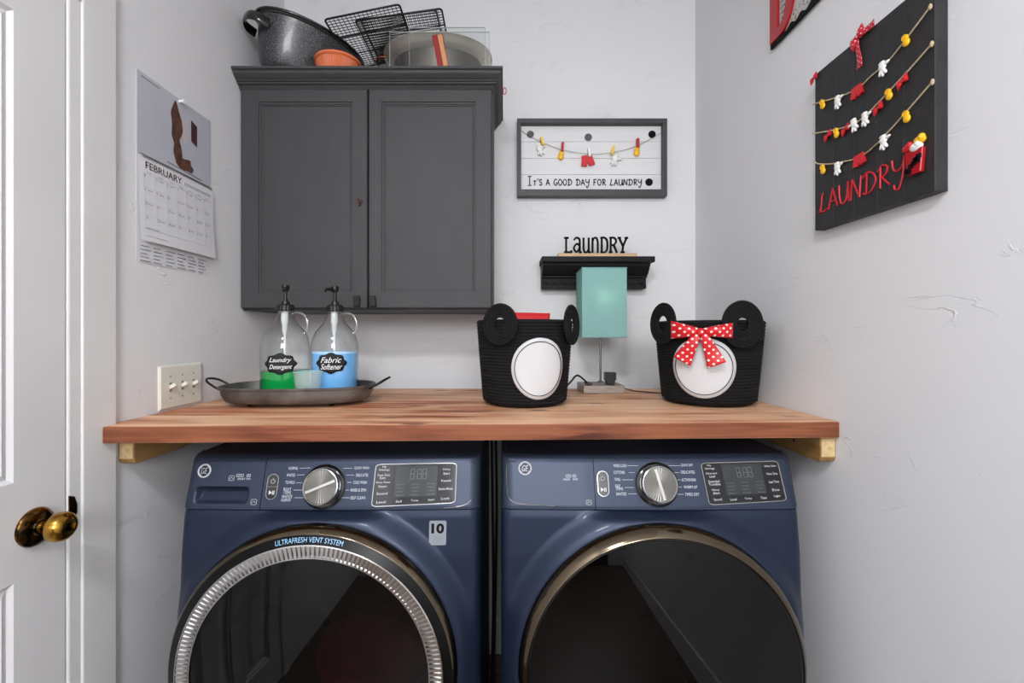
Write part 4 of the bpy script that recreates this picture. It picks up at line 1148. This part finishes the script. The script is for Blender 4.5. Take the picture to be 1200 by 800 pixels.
# ------------------------------------------------------------------ rope baskets
def basket(label, cx, cy, rt, rb, H, rows, ears, patch, er):
    root = thing('rope_basket', label, 'basket', (cx, cy, CT + .0005), 'black coiled rope baskets')
    z0 = CT + .001
    def rad(t):
        base = rb + (rt - rb) * (t ** .9)
        return base - .018 * max(0, 1 - t / .07) ** 2
    prof = [(0, 0), (rb - .03, 0)]
    K = rows * 4
    for i in range(K + 1):
        t = i / K; ph = (t * rows) % 1.0
        prof.append((rad(t) + .0028 * math.sin(PI * ph), H * t))
    prof += [(rt - .004, H + .003), (rt - .008, H)]
    for i in range(12): prof.append((rad(1 - i / 12) - .009, H * (1 - i / 12)))
    prof += [(rb - .03, .009), (0, .009)]
    m = MB(); m.lathe(prof, (cx, cy, z0), n=72); m.build('basket_body', 'rope_black', root, smooth=70)
    def on(phi, z, off=0.0):
        r = rad(max(0, min(1, (z - z0) / H))) + .002 + off
        return V((cx + r * math.sin(phi), cy - r * math.cos(phi), z))
    for phi, z, ra in ears:
        phi = R(phi); n = V((math.sin(phi), -math.cos(phi), .02)).normalized()
        c = on(phi, z, .008); t_ = V((math.cos(phi), math.sin(phi), 0)); u = n.cross(t_) * -1
        u = V((0, 0, 1)) - n * n.z; u.normalize()
        e = MB(); k = 0
        rr = ra - .0042
        while rr > ra * .34:
            e.tube([c + t_ * (rr * .94 * math.cos(2 * PI * i / 40)) + u * (rr * math.sin(2 * PI * i / 40)) for i in range(40)], .0046, 8, closed=True)
            rr -= .0078
        e.build('loop_handle', 'rope_black', root, smooth=60)
    phi, zc, hang, hz = patch
    m = MB(); rings = []
    for k in range(9):
        q = k / 8
        rings.append([on(R(phi + hang * q * math.cos(2 * PI * i / 48)), zc + hz * q * math.sin(2 * PI * i / 48), .0035) for i in range(48)])
    m.loft(rings[1:], True, True, False)
    m.build('patch', 'patch_white', root, smooth=70, solid=.0025)
    m = MB(); m.tube([on(R(phi + hang * .88 * math.cos(2 * PI * i / 48)), zc + hz * .88 * math.sin(2 * PI * i / 48), .0052) for i in range(48)], .0011, 6, closed=True)
    m.build('stitched_ring', 'ink', root, smooth=60)
    return root, on
bl, on_l = basket('black rope basket left of the lamp, with plain oval patch and red cloth inside', .0645, 1.392, .1445, .124, .2475, 27, [(-29, 1.366, .0585), (60, 1.366, .0585)], (15, 1.243, 33, .086), 0)
br, on_r = basket('black rope basket in the right corner, tied with a red polka-dot bow', .634, 1.412, .1555, .132, .2455, 27, [(-72, 1.371, .062), (8, 1.366, .066)], (-29, 1.243, 34, .086), 0)
# red folded cloth standing in the left basket
m = MB()
m.grid(lambda u, v: V((.079 + .069 * (.7 + .3 * v) * (2 * u - 1), 1.452 + .006 * v + .005 * math.sin(9 * u), CT + .012 + (1.4085 - CT - .012 - .003 * u) * v)), 16, 8)
tag(m.build('red_cloth', 'red_cloth', loc=(.08, 1.46, CT + .012), solid=.022, smooth=60, offset=0), 'red folded cloth showing above the rim inside the left rope basket', 'cloth')
# bow on the right basket (two loops, two tails, knot)
phi = R(-30); n = V((math.sin(phi), -math.cos(phi), 0)); t_ = V((math.cos(phi), math.sin(phi), 0))
bo = on_r(phi, EYE + (CY - 389) * 1.268 / F, .010)
fbw = Frame(bo, t_, (0, 0, 1), n)
K = 1.268 / F
bow = MB()
def loop(sgn, L, h0, h1, rise):
    m = bow
    rings = []
    for i in range(11):
        q = i / 10
        hh = (h0 + (h1 - h0) * q ** .7) * K; th = (.003 + .011 * math.sin(PI * min(1, q * 1.0)) ** .8)
        th = max(th, .002)
        c = fbw.p(sgn * L * K * q, rise * K * q, .006 + .004 * math.sin(PI * q) - .012 * q * q)
        rings.append([c + fbw.u * (hh * math.sin(2 * PI * k / 20)) + fbw.n * (th * math.cos(2 * PI * k / 20) * (1 + .15 * math.sin(4 * PI * k / 20))) for k in range(20)])
    m.loft(rings, True, True, True)
loop(-1, 34, 3.0, 10.5, 3.0); loop(1, 33, 3.0, 8.5, 2.0)
def tail(p0, p1, w0, w1, bend):
    def fn(u, v):
        c = V(p0).lerp(V(p1), v); d = (V(p1) - V(p0)).normalized(); s_ = V((-d.y, d.x))
        a = c + s_ * ((u - .5) * (w0 + (w1 - w0) * v))
        z_ = .008 + .004 * math.sin(v * 5 + bend) + .003 * math.sin(u * PI)
        return fbw.p(a.x * K, a.y * K, z_)
    bow.grid(fn, 8, 14)
tail((-3, -2), (-21, -35), 8, 22, 0); tail((3, -2), (17, -38), 8, 21, 1.2)
bow.ell(fbw.p(0, 0, .012), (fbw.r * .011, fbw.u * .011, fbw.n * .009), 8)
bow.build('bow', 'bow_dots', br, smooth=60, solid=.0012, offset=0)

# ------------------------------------------------------------------ tray with jugs
tc_ = V(((352 - CX) * 1.385 / F - .004, 1.392, CT)); tr_rot = Matrix.Translation(tc_) @ Matrix.Rotation(R(3.5), 4, 'Z')
ty = thing('metal_tray', 'oval galvanised metal tray with wire loop handles at the left of the countertop', 'tray', tc_)
A, B, TH = .220, .130, .058
se = lambda a, b_, z: supel(a, b_, 2.7, 72, z)
m = MB()
m.loft([se(A - .07, B - .05, .010), se(A - .030, B - .022, .010), se(A - .016, B - .011, .015), se(A - .006, B - .005, .032), se(A - .003, B - .003, TH - .008), se(A + .002, B + .002, TH - .006), se(A + .003, B + .003, TH - .002), se(A, B, TH), se(A - .005, B - .005, TH - .001),
        se(A - .0085, B - .0075, .034), se(A - .018, B - .013, .0175), se(A - .030, B - .021, .0125), se(A - .09, B - .07, .0125)], True, True, True)
m.xf(tr_rot).build('tray_body', 'zinc_tray', ty, smooth=50)
for sgn in (-1, 1):
    h = MB()
    q = catmull([(sgn * (A - .003), -.036, TH - .012), (sgn * (A + .012), -.038, TH - .004), (sgn * (A + .038), -.030, TH + .012), (sgn * (A + .050), 0, TH + .018), (sgn * (A + .038), .030, TH + .012), (sgn * (A + .012), .038, TH - .004), (sgn * (A - .003), .036, TH - .012)], 6)
    h.tube(q, .0034, 8); h.xf(tr_rot).build('tray_handle', 'zinc_dark', ty, smooth=60)
for a, b_ in ((-.115, -.066), (.115, -.066), (-.115, .066), (.115, .066)):
    f = MB(); f.lathe([(0, .0005), (.007, .001), (.0095, .005), (.0075, .0105)], (a, b_, 0), n=16, cap0=True); f.xf(tr_rot).build('tray_foot', 'zinc_dark', ty, smooth=50)
TZ = CT + .0132
JP = [(0, 0), (.055, 0), (.066, .004), (.0705, .015), (.0708, .10), (.0708, .150), (.0695, .168), (.0655, .186), (.0575, .203), (.046, .217), (.0355, .229), (.028, .241), (.0225, .254), (.0195, .266), (.0195, .272)]
def jug(label, px, D, level, matl, words, plug):
    c = V(((px - CX) * D / F, D, TZ))
    root = thing('glass_jug', label, 'jug', c, 'glass pump jugs on the tray')
    m = MB(); m.lathe(JP, c, n=48); m.build('glass_body', 'jug_glass', root, smooth=60)
    # thick lip and base read as brighter rings
    h = MB()
    q = catmull([c + V(p) for p in ((.0185, 0, .258), (.036, 0, .2625), (.056, 0, .256), (.0665, 0, .238), (.0675, 0, .218), (.061, 0, .200), (.0575, 0, .203))], 6)
    h.tube(q, .0042, 10); h.build('jug_handle', 'handle_glass', root, smooth=60)
    lq = [(0, .003)] + [(r - .003, z + (.003 if z < .01 else 0)) for r, z in JP[1:] if z < level] 
    rl = JP[4][0] - .003
    lq += [(rl, level - .001), (rl - .002, level), (0, level)]
    MB().lathe(lq, c, n=48).build('liquid', matl, root, smooth=50)
    if matl == 'soap_blue':
        MB().lathe([(rl - .0002, level - .006), (rl + .0004, level - .003), (rl - .001, level + .0012), (0, level + .0012)], c, n=48).build('foam', 'soap_foam', root, smooth=50)
    # plaque label bent round the front
    phi0 = R(2) + math.atan2(-c.x, c.y) * -1 * 0 
    face_phi = math.atan2(c.x, c.y) * -.55
    rj = .0718
    wrap = lambda a, b_, off=0.0: c + V(((rj + off) * math.sin(a / rj - face_phi * -1), -(rj + off) * math.cos(a / rj - face_phi * -1), .110 + b_))
    out = []
    for i in range(72):
        t = 2 * PI * i / 72; cc_, ss_ = math.cos(t), math.sin(t)
        k = 1 + .07 * math.cos(8 * t) * (1) + .05 * math.cos(4 * t)
        ex = 2.6
        k /= (abs(cc_) ** ex + abs(ss_) ** ex) ** (1 / ex)
        out.append((.0425 * k * cc_, .0285 * k * ss_))
    m = MB()
    rings = [[wrap(a * q, b_ * q) for a, b_ in out] for q in (.02, .25, .5, .75, 1)]
    m.loft(rings, True, True, False)
    lab = m.build('chalk_label', 'label_black', root, smooth=60, solid=.0008)
    m = MB()
    text(m, words[0], lambda a, b_: wrap(a, b_, .0012), 0, .0095, .0165, .060, shear=.4)
    text(m, words[1], lambda a, b_: wrap(a, b_, .0012), .001, -.0105, .0165, .062, shear=.4)
    m.build('handwriting', 'chalk_white', lab, solid=.0006, offset=0)
    # pump: cap, collar, plunger head with spout, inner tube
    m = MB()
    n = 40; rg = lambda r, z, k: [c + V(((r + (k if i % 2 else 0)) * math.cos(2 * PI * i / n), (r + (k if i % 2 else 0)) * math.sin(2 * PI * i / n), z)) for i in range(n)]
    m.loft([rg(.0225, .2665, .001), rg(.0235, .268, .0014), rg(.0235, .284, .0014), rg(.021, .287, 0), rg(.0125, .288, 0), rg(.0115, .296, 0), (rg(.008, .297, 0)), rg(.008, .302, 0)], True, True, True)
    pc_ = m.build('pump_cap', 'black_plastic', root, smooth=35)
    m = MB(); m.lathe([(.0052, .30), (.0052, .326), (.0085, .328), (.0105, .333), (.012, .341), (.0105, .346), (0, .3465)], c, n=24)
    m.tube([c + V((-.004, -.004, .334)), c + V((plug * .012, -.016, .336)), c + V((plug * .017, -.026, .334)), c + V((plug * .018, -.030, .328))], [.0058, .0052, .0045, .004], 10)
    m.build('pump_head', 'black_plastic', pc_, smooth=45)
    m = MB(); m.lathe([(.0105, .268), (.0105, .232), (.008, .228), (.008, .205), (.0055, .202), (.0055, .196), (.0035, .194), (.0035, .012)], c + V((-.002, 0, 0)), n=18)
    m.build('dip_tube', 'tube_white', root, smooth=40)
    m = MB(); m.lathe([(.0194, .2655), (.0215, .2660), (.0215, .2625), (.0196, .2610)], c, n=32); m.build('neck_ring', 'jug_glass', root, smooth=50)
jug('glass pump jug a quarter full of green liquid, the left one on the tray', 334.5, 1.392, .0865, 'soap_green', ('Laundry', 'Detergent'), 1)
jug('glass pump jug half full of pale blue liquid, the right one on the tray', 392.5, 1.425, .1425, 'soap_blue', ('Fabric', 'Softener'), -1)
cc = V(((361 - CX) * 1.318 / F, 1.318, TZ))
cp = thing('measuring_cup', 'small translucent plastic cup on the tray in front of the two jugs', 'cup', cc)
m = MB(); m.lathe([(0, 0), (.029, 0), (.0305, .002), (.0390, .086), (.0400, .0865), (.0395, .0880), (.0380, .0865), (.0295, .004), (0, .003)], cc, n=40)
m.build('cup_body', 'cup_plastic', cp, smooth=50)
m = MB(); m.tube([cc + V((.0396 * math.cos(2 * PI * i / 40), .0396 * math.sin(2 * PI * i / 40), .0872)) for i in range(40)], .0011, 6, closed=True); m.build('cup_rim', 'cup_rim', cp, smooth=60)

# ------------------------------------------------------------------ switch plate on the left wall
sy0, sy1, sz0, sz1 = 1.212, 1.382, 1.1335, 1.2535
sp = thing('light_switch', 'ivory triple toggle light switch plate on the left wall just above the countertop', 'light switch', (WL, (sy0 + sy1) / 2, sz0))
m = MB()
rr_ = lambda i, x: [V((x, sy0 + i, sz0 + i)), V((x, sy1 - i, sz0 + i)), V((x, sy1 - i, sz1 - i)), V((x, sy0 + i, sz1 - i))]
m.loft([rr_(0, WL + .0003), rr_(0, WL + .0025), rr_(.004, WL + .0062), rr_(.007, WL + .0066)], True, True, True)
m.build('cover_plate', 'switch_ivory', sp, bevel=.0006)
for i in (-1, 0, 1):
    yy = (sy0 + sy1) / 2 + i * .0465; zz = (sz0 + sz1) / 2
    s = MB(); s.obox((WL + .0068, yy, zz), (0, 1, 0), (0, 0, 1), (1, 0, 0), .0052, .0125, .0004); slot = s.build('toggle_slot', 'switch_slot', sp)
    s = MB(); s.obox((WL + .0125, yy, zz + .003), (0, 1, 0), (-.5, 0, 1), (1, 0, .5), .0042, .0045, .0085); s.build('toggle', 'switch_ivory', slot, bevel=.0012)
    for dz in (-.030, .030):
        s = MB(); s.lathe([(0, .0012), (.0022, .001), (.003, 0)], (WL + .0064, yy, zz + dz), (1, 0, 0), 12); s.build('screw', 'switch_slot', sp, smooth=50)

# ------------------------------------------------------------------ calendar
cal = thing('wall_calendar', 'open paper wall calendar turned to February, hanging on the left wall', 'calendar', (WL, 1.28, 1.52))
fr = Frame((WL, 0, 0), (0, 1, 0), (0, 0, 1), (1, 0, 0))
c0, c1 = 1.140, 1.424
ztop, zmid, zlow, zback = 2.006, 1.793, 1.577, 1.522
m = MB(); m.grid(lambda u, v: fr.p(c0 + (c1 - c0) * u, zback + (ztop - zback) * v, .0012 + .0006 * math.sin(5 * u + 3 * v)), 10, 12)
back = m.build('back_sheet', 'paper', cal, solid=.0006)
m = MB(); m.grid(lambda u, v: fr.p(c0 + (c1 - c0) * u, zmid + .004 + (ztop - zmid - .005) * v, .0034 + .002 * (1 - v) * math.sin(PI * u)), 10, 10)
pic = m.build('picture_page', 'paper_pic', cal, solid=.0006)
m = MB(); m.grid(lambda u, v: fr.p(c0 + .002 + (c1 + .008 - c0) * u, zlow + (zmid - zlow) * v, .006 + .008 * (1 - v) ** 1.5 + .002 * math.sin(PI * u)), 12, 12)
page = m.build('month_page', 'paper', cal, solid=.0006)
PG = lambda a, b_: fr.p(c0 + .002 + (c1 + .008 - c0) * a, zlow + (zmid - zlow) * b_, .0068 + .008 * (1 - b_) ** 1.5 + .002 * math.sin(PI * a))
# plain stand-in picture: a tall brown tree shape, a low bush and a small dark window
m = MB()
PP = lambda a, b_: fr.p(c0 + (c1 - c0) * a, zmid + .004 + (ztop - zmid - .005) * b_, .0044 + .002 * (1 - b_) * math.sin(PI * a))
def blob(mb, cx_, cy_, rx, ry, wob, n=28, seed=0):
    q = [(cx_ + rx * (1 + wob * math.sin(3 * t + seed) + wob * .6 * math.sin(5 * t + 2 * seed)) * math.cos(t), cy_ + ry * (1 + wob * math.sin(4 * t + seed)) * math.sin(t)) for t in [2 * PI * i / n for i in range(n)]]
    mb.add([PP(*p) for p in q], [tuple(range(n))])
blob(m, .475, .60, .075, .30, .16, seed=1); blob(m, .49, .28, .06, .16, .1, seed=2); blob(m, .60, .14, .12, .09, .2, seed=4)
m.build('printed_tree', 'print_brown', pic)
m = MB(); m.add([PP(a, b_) for a, b_ in ((.69, .52), (.78, .48), (.78, .78), (.69, .82))], [(0, 1, 2, 3)]); m.build('printed_window', 'print_head', pic)
m = MB(); blob(m, .59, .60, .04, .16, .12, seed=5); m.build('printed_leaf', 'print_pale', pic)
m = MB(); m.tube([PP(.04, .95), PP(.26, .95)], .0007, 4); m.tube([PP(.35, .06), PP(.85, .04)], .0012, 4); m.build('printed_caption', 'print_grey', pic)
m = MB(); text(m, 'FEBRUARY', PG, .29, .905, .085, .44); m.build('month_name', 'print_head', page, solid=.0004, offset=0)
m = MB()
rows_ = [.84, .66, .48, .30]
for i in range(8): m.tube([PG(.04 + .92 * i / 7, .80 if i else .80), PG(.04 + .92 * i / 7, .18)], .0003, 3)
for z_ in (.80, .635, .47, .305, .14): m.tube([PG(.04 + .92 * i / 10, z_) for i in range(11)], .0003, 3)
m.build('ruled_lines', 'print_light', page)
m = MB()
for d_ in range(28):
    i, j = d_ % 7, d_ // 7
    text(m, str(d_ + 1), PG, .055 + .92 * i / 7, .775 - .165 * j, .030, None if d_ < 9 else .026, align='l') if d_ >= 9 else text(m, str(d_ + 1), PG, .055 + .92 * i / 7, .775 - .165 * j, .030, .011, align='l')
    m.build('day_number', 'print_grey', page); m = MB()
    if (d_ * 5) % 3:
        m.tube([PG(.09 + .92 * i / 7, .772 - .165 * j), PG(.14 + .92 * i / 7, .772 - .165 * j)], .0007, 3)
for i, dn in enumerate(('SUN', 'MON', 'TUE', 'WED', 'THU', 'FRI', 'SAT')):
    text(m, dn, PG, .105 + .92 * i / 7, .82, .016, .05)
m.tube([PG(.55, .9), PG(.95, .9)], .0006, 3); m.tube([PG(.55, .88), PG(.95, .88)], .0006, 3); m.tube([PG(.05, .155), PG(.2, .155)], .0007, 3); m.tube([PG(.05, .06), PG(.3, .06)], .0005, 3)
m.build('weekday_names', 'print_grey', page)
m = MB()
for i in range(6):
    for j in range(5):
        a = c0 + .012 + (c1 - c0 - .02) * i / 6
        z_ = 1.527 + .0095 * j
        m.tube([fr.p(a, z_, .0024), fr.p(a + .034 - .006 * ((i + j) % 3), z_, .0024)], .0011, 3)
m.build('small_months', 'print_grey', back)
m = MB(); NC = 58
for i in range(NC):
    a = c0 + .008 + (c1 - c0 - .012) * i / (NC - 1)
    m.tube([fr.p(a + .0012 * t, zmid + .0042 * math.cos(t), .006 + .0042 * math.sin(t)) for t in (-1.6, -.8, 0, .8, 1.6, 2.4, 3.2)], .0006, 4)
m.build('spiral_binding', 'nickel', cal)
pn = P(208.5, 114, -WL * F / (CX - 208.5))
m = MB(); m.lathe([(.0045, 0), (.0035, .004), (.0035, .010), (.0062, .012), (.0062, .015), (0, .0155)], (WL + .004, pn.y, 1.998), (1, 0, 0), 20)
m.build('push_pin', 'pin_white', cal, smooth=50)

# ------------------------------------------------------------------ black plank picture on the right wall
XC = .7833
cv = thing('plank_picture', 'black painted plank picture on the right wall with three twine lines of tiny clothes', 'wall art', (XC, .985, 1.6))
z0_, z1_ = 1.599, 1.991; y0_, y1_ = .8258, 1.1437
m = MB(); nb = 5
for i in range(nb):
    a = y0_ + (y1_ - y0_) * i / nb; b_ = y0_ + (y1_ - y0_) * (i + 1) / nb
    m.box(XC, WR - .0005, a + (.0004 if i else 0), b_ - (.0004 if i < nb - 1 else 0), z0_, z1_)
m.build('planks', 'canvas_black', cv, bevel=.0012)
fc = Frame((XC, 0, 0), (0, -1, 0), (0, 0, 1), (-1, 0, 0))
cpx = lambda px, py, off=0.0: on_right(px, py, XC) + V((-1, 0, 0)) * off
crop = lambda x, y: (880 + x * .3624, y * .3625)
for k, pts in enumerate((((203, 338), (330, 297), (392, 247), (460, 185), (585, 22)), ((205, 432), (290, 416), (355, 390), (470, 276), (590, 142)), ((208, 520), (225, 530), (290, 525), (390, 485), (592, 265)))):
    q = catmull([cpx(*crop(*p), .003) for p in pts], 7)
    m = MB(); m.tube(q, .0017, 6); m.ell(q[-1], ((.003, 0, 0), (0, .0035, 0), (0, 0, .006)), 6); m.build('twine', 'twine', cv, smooth=60)
def cface(x, y, tilt=0):
    p = cpx(*crop(x, y), .001); a = R(tilt)
    r = V((0, -math.cos(a), math.sin(a))); u = V((0, math.sin(a), math.cos(a)))
    return Frame(p, r, u, (-1, 0, 0)), p.y / F
CS = .035
for x, y in ((237, 338), (508, 132), (453, 306), (282, 430), (510, 378), (238, 548)):
    f, k = cface(x, y, 15); m = MB(); shoe(m, f, CS * .82); m.build('tiny_shoe', 'charm_yellow', cv, smooth=50)
for x, y, fl in ((287, 330, 1), (433, 222, 1), (376, 385, 1), (340, 405, -1), (436, 460, 1), (286, 545, 1)):
    f, k = cface(x, y, 10); m = MB(); glove(m, f, CS, fl); m.build('tiny_glove', 'charm_white', cv, smooth=50)
for x, y in ((349, 297), (356, 518)):
    f, k = cface(x, y, 5); m = MB(); shorts(m, f, CS * .95); m.build('tiny_shorts', 'charm_red', cv, smooth=40)
def small_bow(f, s, tails=False):
    m = MB(); n = f.n
    for sg_ in (-1, 1):
        rings = []
        for i in range(7):
            q = i / 6; hh = s * (.12 + .30 * q ** .7); th = s * (.06 + .12 * math.sin(PI * q))
            c = f.p(sg_ * s * .55 * q, s * .12 * q * sg_, s * .12)
            rings.append([c + f.u * (hh * math.sin(2 * PI * k / 12)) + n * (th * math.cos(2 * PI * k / 12)) for k in range(12)])
        m.loft(rings, True, True, True)
        if tails:
            a0 = f.p(0, 0, .004); d = (f.r * (sg_ * (.9 if sg_ > 0 else .30)) - f.u * (.25 if sg_ > 0 else 1)).normalized(); e = n.cross(d)
            L = s * (1.25 if sg_ > 0 else 1.9)
            m.grid(lambda u, v: a0 + d * (L * v) + e * ((u - .5) * s * (.2 + .25 * v)) + n * (.0015 * math.sin(6 * v)), 3, 8)
    m.ell(f.p(0, 0, s * .16), (f.r * s * .16, f.u * s * .16, n * s * .12), 6)
    return m
for x, y in ((495, 263), (416, 350), (310, 419), (253, 438), (207, 254)):
    f, k = cface(x, y, 10); small_bow(f, CS * .62).build('tiny_bow', 'charm_red', cv, smooth=50)
f, k = cface(352, 122, 20); small_bow(f, .036, True).build('ribbon_bow', 'bow_small', cv, smooth=50, solid=.0006)
# painted word
m = MB()
Lx0 = crop(222, 690); Lx1 = crop(497, 520)
p0 = cpx(*Lx0); p1 = cpx(*crop(500, 590))
wid = (p0.y - p1.y)
strokes(m, 'LAUNDRY', lambda a, b_: V((XC - .0008, p0.y - a, p0.z + b_ + a * .02)), 0, 0, .046, wid, .0020, gap=.1)
m.build('painted_word', 'paint_red', cv, smooth=60)
# little laundry hamper charm, heaped with clothes
f, k = cface(541, 522, 0)
m = MB(); out = lambda w_, z_, c_: [f.p(a, z_, c_ * .001) for a in (-w_, w_)]
m.prism([f.p(a, b_, 0) for a, b_ in ((-.014, -.024), (.014, -.024), (.0185, .022), (-.0185, .022))], f.n * .009)
hb = m.build('tiny_hamper', 'gloss_red', cv, bevel=.002)
m = MB()
for a, b_ in ((-.012, -.014), (-.004, -.008), (.006, .002), (.002, -.004), (.012, .006), (.010, -.002), (-.008, -.018)): m.obox(f.p(a, b_, .0095), f.r, f.u, f.n, .0048, .0042, .0014)
m.build('hamper_slats', 'ink', hb)
for dx, dz, mt_, s_ in ((-.013, .030, 'charm_red', .012), (.004, .026, 'charm_white', .013), (.011, .036, 'charm_yellow', .012)):
    m = MB(); m.ell(f.p(dx, dz, .006), (f.r * s_, f.u * s_ * .7, f.n * .007), 8); m.ell(f.p(dx + s_ * .5, dz + s_ * .3, .008), (f.r * s_ * .5, f.u * s_ * .6, f.n * .006), 7)
    m.build('hamper_clothes', mt_, hb, smooth=50)

# ------------------------------------------------------------------ second wall piece, high on the right wall
XD = .792
ds = thing('letter_sign', 'newsprint sign with big red letter D and black wavy edge, top right', 'wall sign', (WR, 1.2, 2.186))
yA, yB_, zA, zB_ = 1.357, .93, 2.186, 2.52
MB().box(WR - .008, WR - .0005, yB_, yA, zA + .008, zB_).build('backing_sheet', 'newsprint', ds)
m = MB(); nW = 60
m.loft([[V((WR - .0085 - .002 * 0, yA - (yA - yB_) * i / nW, zA)) for i in range(nW + 1)], [V((WR - .0085, yA - (yA - yB_) * i / nW, zA + .013 + .005 * math.sin(i * 2 * PI / 6))) for i in range(nW + 1)]], False)
m.build('wavy_edge', 'ink', ds, solid=.006, offset=0)
def letter_D(y0, w, h, t, z):
    outer = [(0, 0)] + [(w * .45 + w * .55 * math.sin(a), h / 2 - h / 2 * math.cos(a)) for a in [PI * i / 16 for i in range(17)]] + [(0, h)]
    inner = [(t, t * .8)] + [(w * .42 + (w * .58 - t) * math.sin(a), h / 2 - (h / 2 - t * .8) * math.cos(a)) for a in [PI * i / 16 for i in range(17)]] + [(t, h - t * .8)]
    m = MB()
    ro = [[V((x, y0 - a, z + b_)) for a, b_ in q] for x, q in ((XD, outer), (XD, inner), (WR - .009, inner), (WR - .009, outer), (XD, outer))]
    m.loft(ro, True); return m
letter_D(yA - .004, .118, .28, .036, zA + .012).build('red_letter', 'gloss_red', ds)
m = MB()
for j in range(14):
    zz = zA + .06 + .016 * j
    m.tube([V((WR - .009, yA - .050, zz)), V((WR - .009, yA - .074 + .004 * (j % 3), zz))], .0015, 3)
m.build('printed_lines', 'print_grey', ds)
f = Frame((WR - .0085, 1.19, 2.27), (0, -1, 0), (0, 0, 1), (-1, 0, 0))
m = MB(); m.prism([f.p(a, b_, 0) for a, b_ in ((-.03, .3), (.03, .3), (.03, .0), (.0, -.035), (-.03, 0))], f.n * .006); m.build('grey_pennant', 'grey_dot', ds, bevel=.001)

# ------------------------------------------------------------------ light and camera
def area(name, loc, rot, sx_, sy_, power, colr=(1, 1, 1)):
    l = bpy.data.lights.new(name, 'AREA'); l.shape = 'RECTANGLE'; l.size = sx_; l.size_y = sy_; l.energy = power; l.color = colr
    o = bpy.data.objects.new(name, l); col.objects.link(o); o.location = loc; o.rotation_euler = rot
    return o
area('ceiling_light', (-.3, -.75, 2.74), (0, 0, 0), .34, .34, 30, (.98, .985, 1))
area('hall_fill_light', (.22, YB + .06, 1.95), (R(82), 0, 0), 1.05, 1.2, 50, (.97, .985, 1))  # added fill from the hall end to lift the back wall; no window there
bl_ = bpy.data.lights.new('bulb_light', 'POINT'); bl_.energy = .15; bl_.color = (1, .85, .6); bl_.shadow_soft_size = .03
o = bpy.data.objects.new('bulb_light', bl_); col.objects.link(o); o.location = (lx, ly + .018 - .035, hz0 + .15)
wd = bpy.data.worlds.new('World'); sc.world = wd; wd.use_nodes = True
wd.node_tree.nodes['Background'].inputs['Color'].default_value = (.8, .85, .9, 1)
wd.node_tree.nodes['Background'].inputs['Strength'].default_value = .3
cam = bpy.data.cameras.new('Camera'); co = bpy.data.objects.new('Camera', cam); col.objects.link(co)
co.location = (0, 0, EYE); co.rotation_euler = (R(90), 0, 0)
cam.sensor_fit = 'HORIZONTAL'; cam.sensor_width = 36; cam.lens = F * 36 / 1200
cam.shift_x = (600 - CX) / 1200; cam.shift_y = -(400 - CY) / 1200
cam.clip_start = .02
sc.camera = co
sc.view_settings.view_transform = 'Standard'; sc.view_settings.look = 'None'; sc.view_settings.gamma = 1; sc.view_settings.use_curve_mapping = False
sc.view_settings.exposure = 0.48
sc.cycles.max_bounces = 10; sc.cycles.diffuse_bounces = 5; sc.cycles.glossy_bounces = 5; sc.cycles.transparent_max_bounces = 24
sc.cycles.use_denoising = True
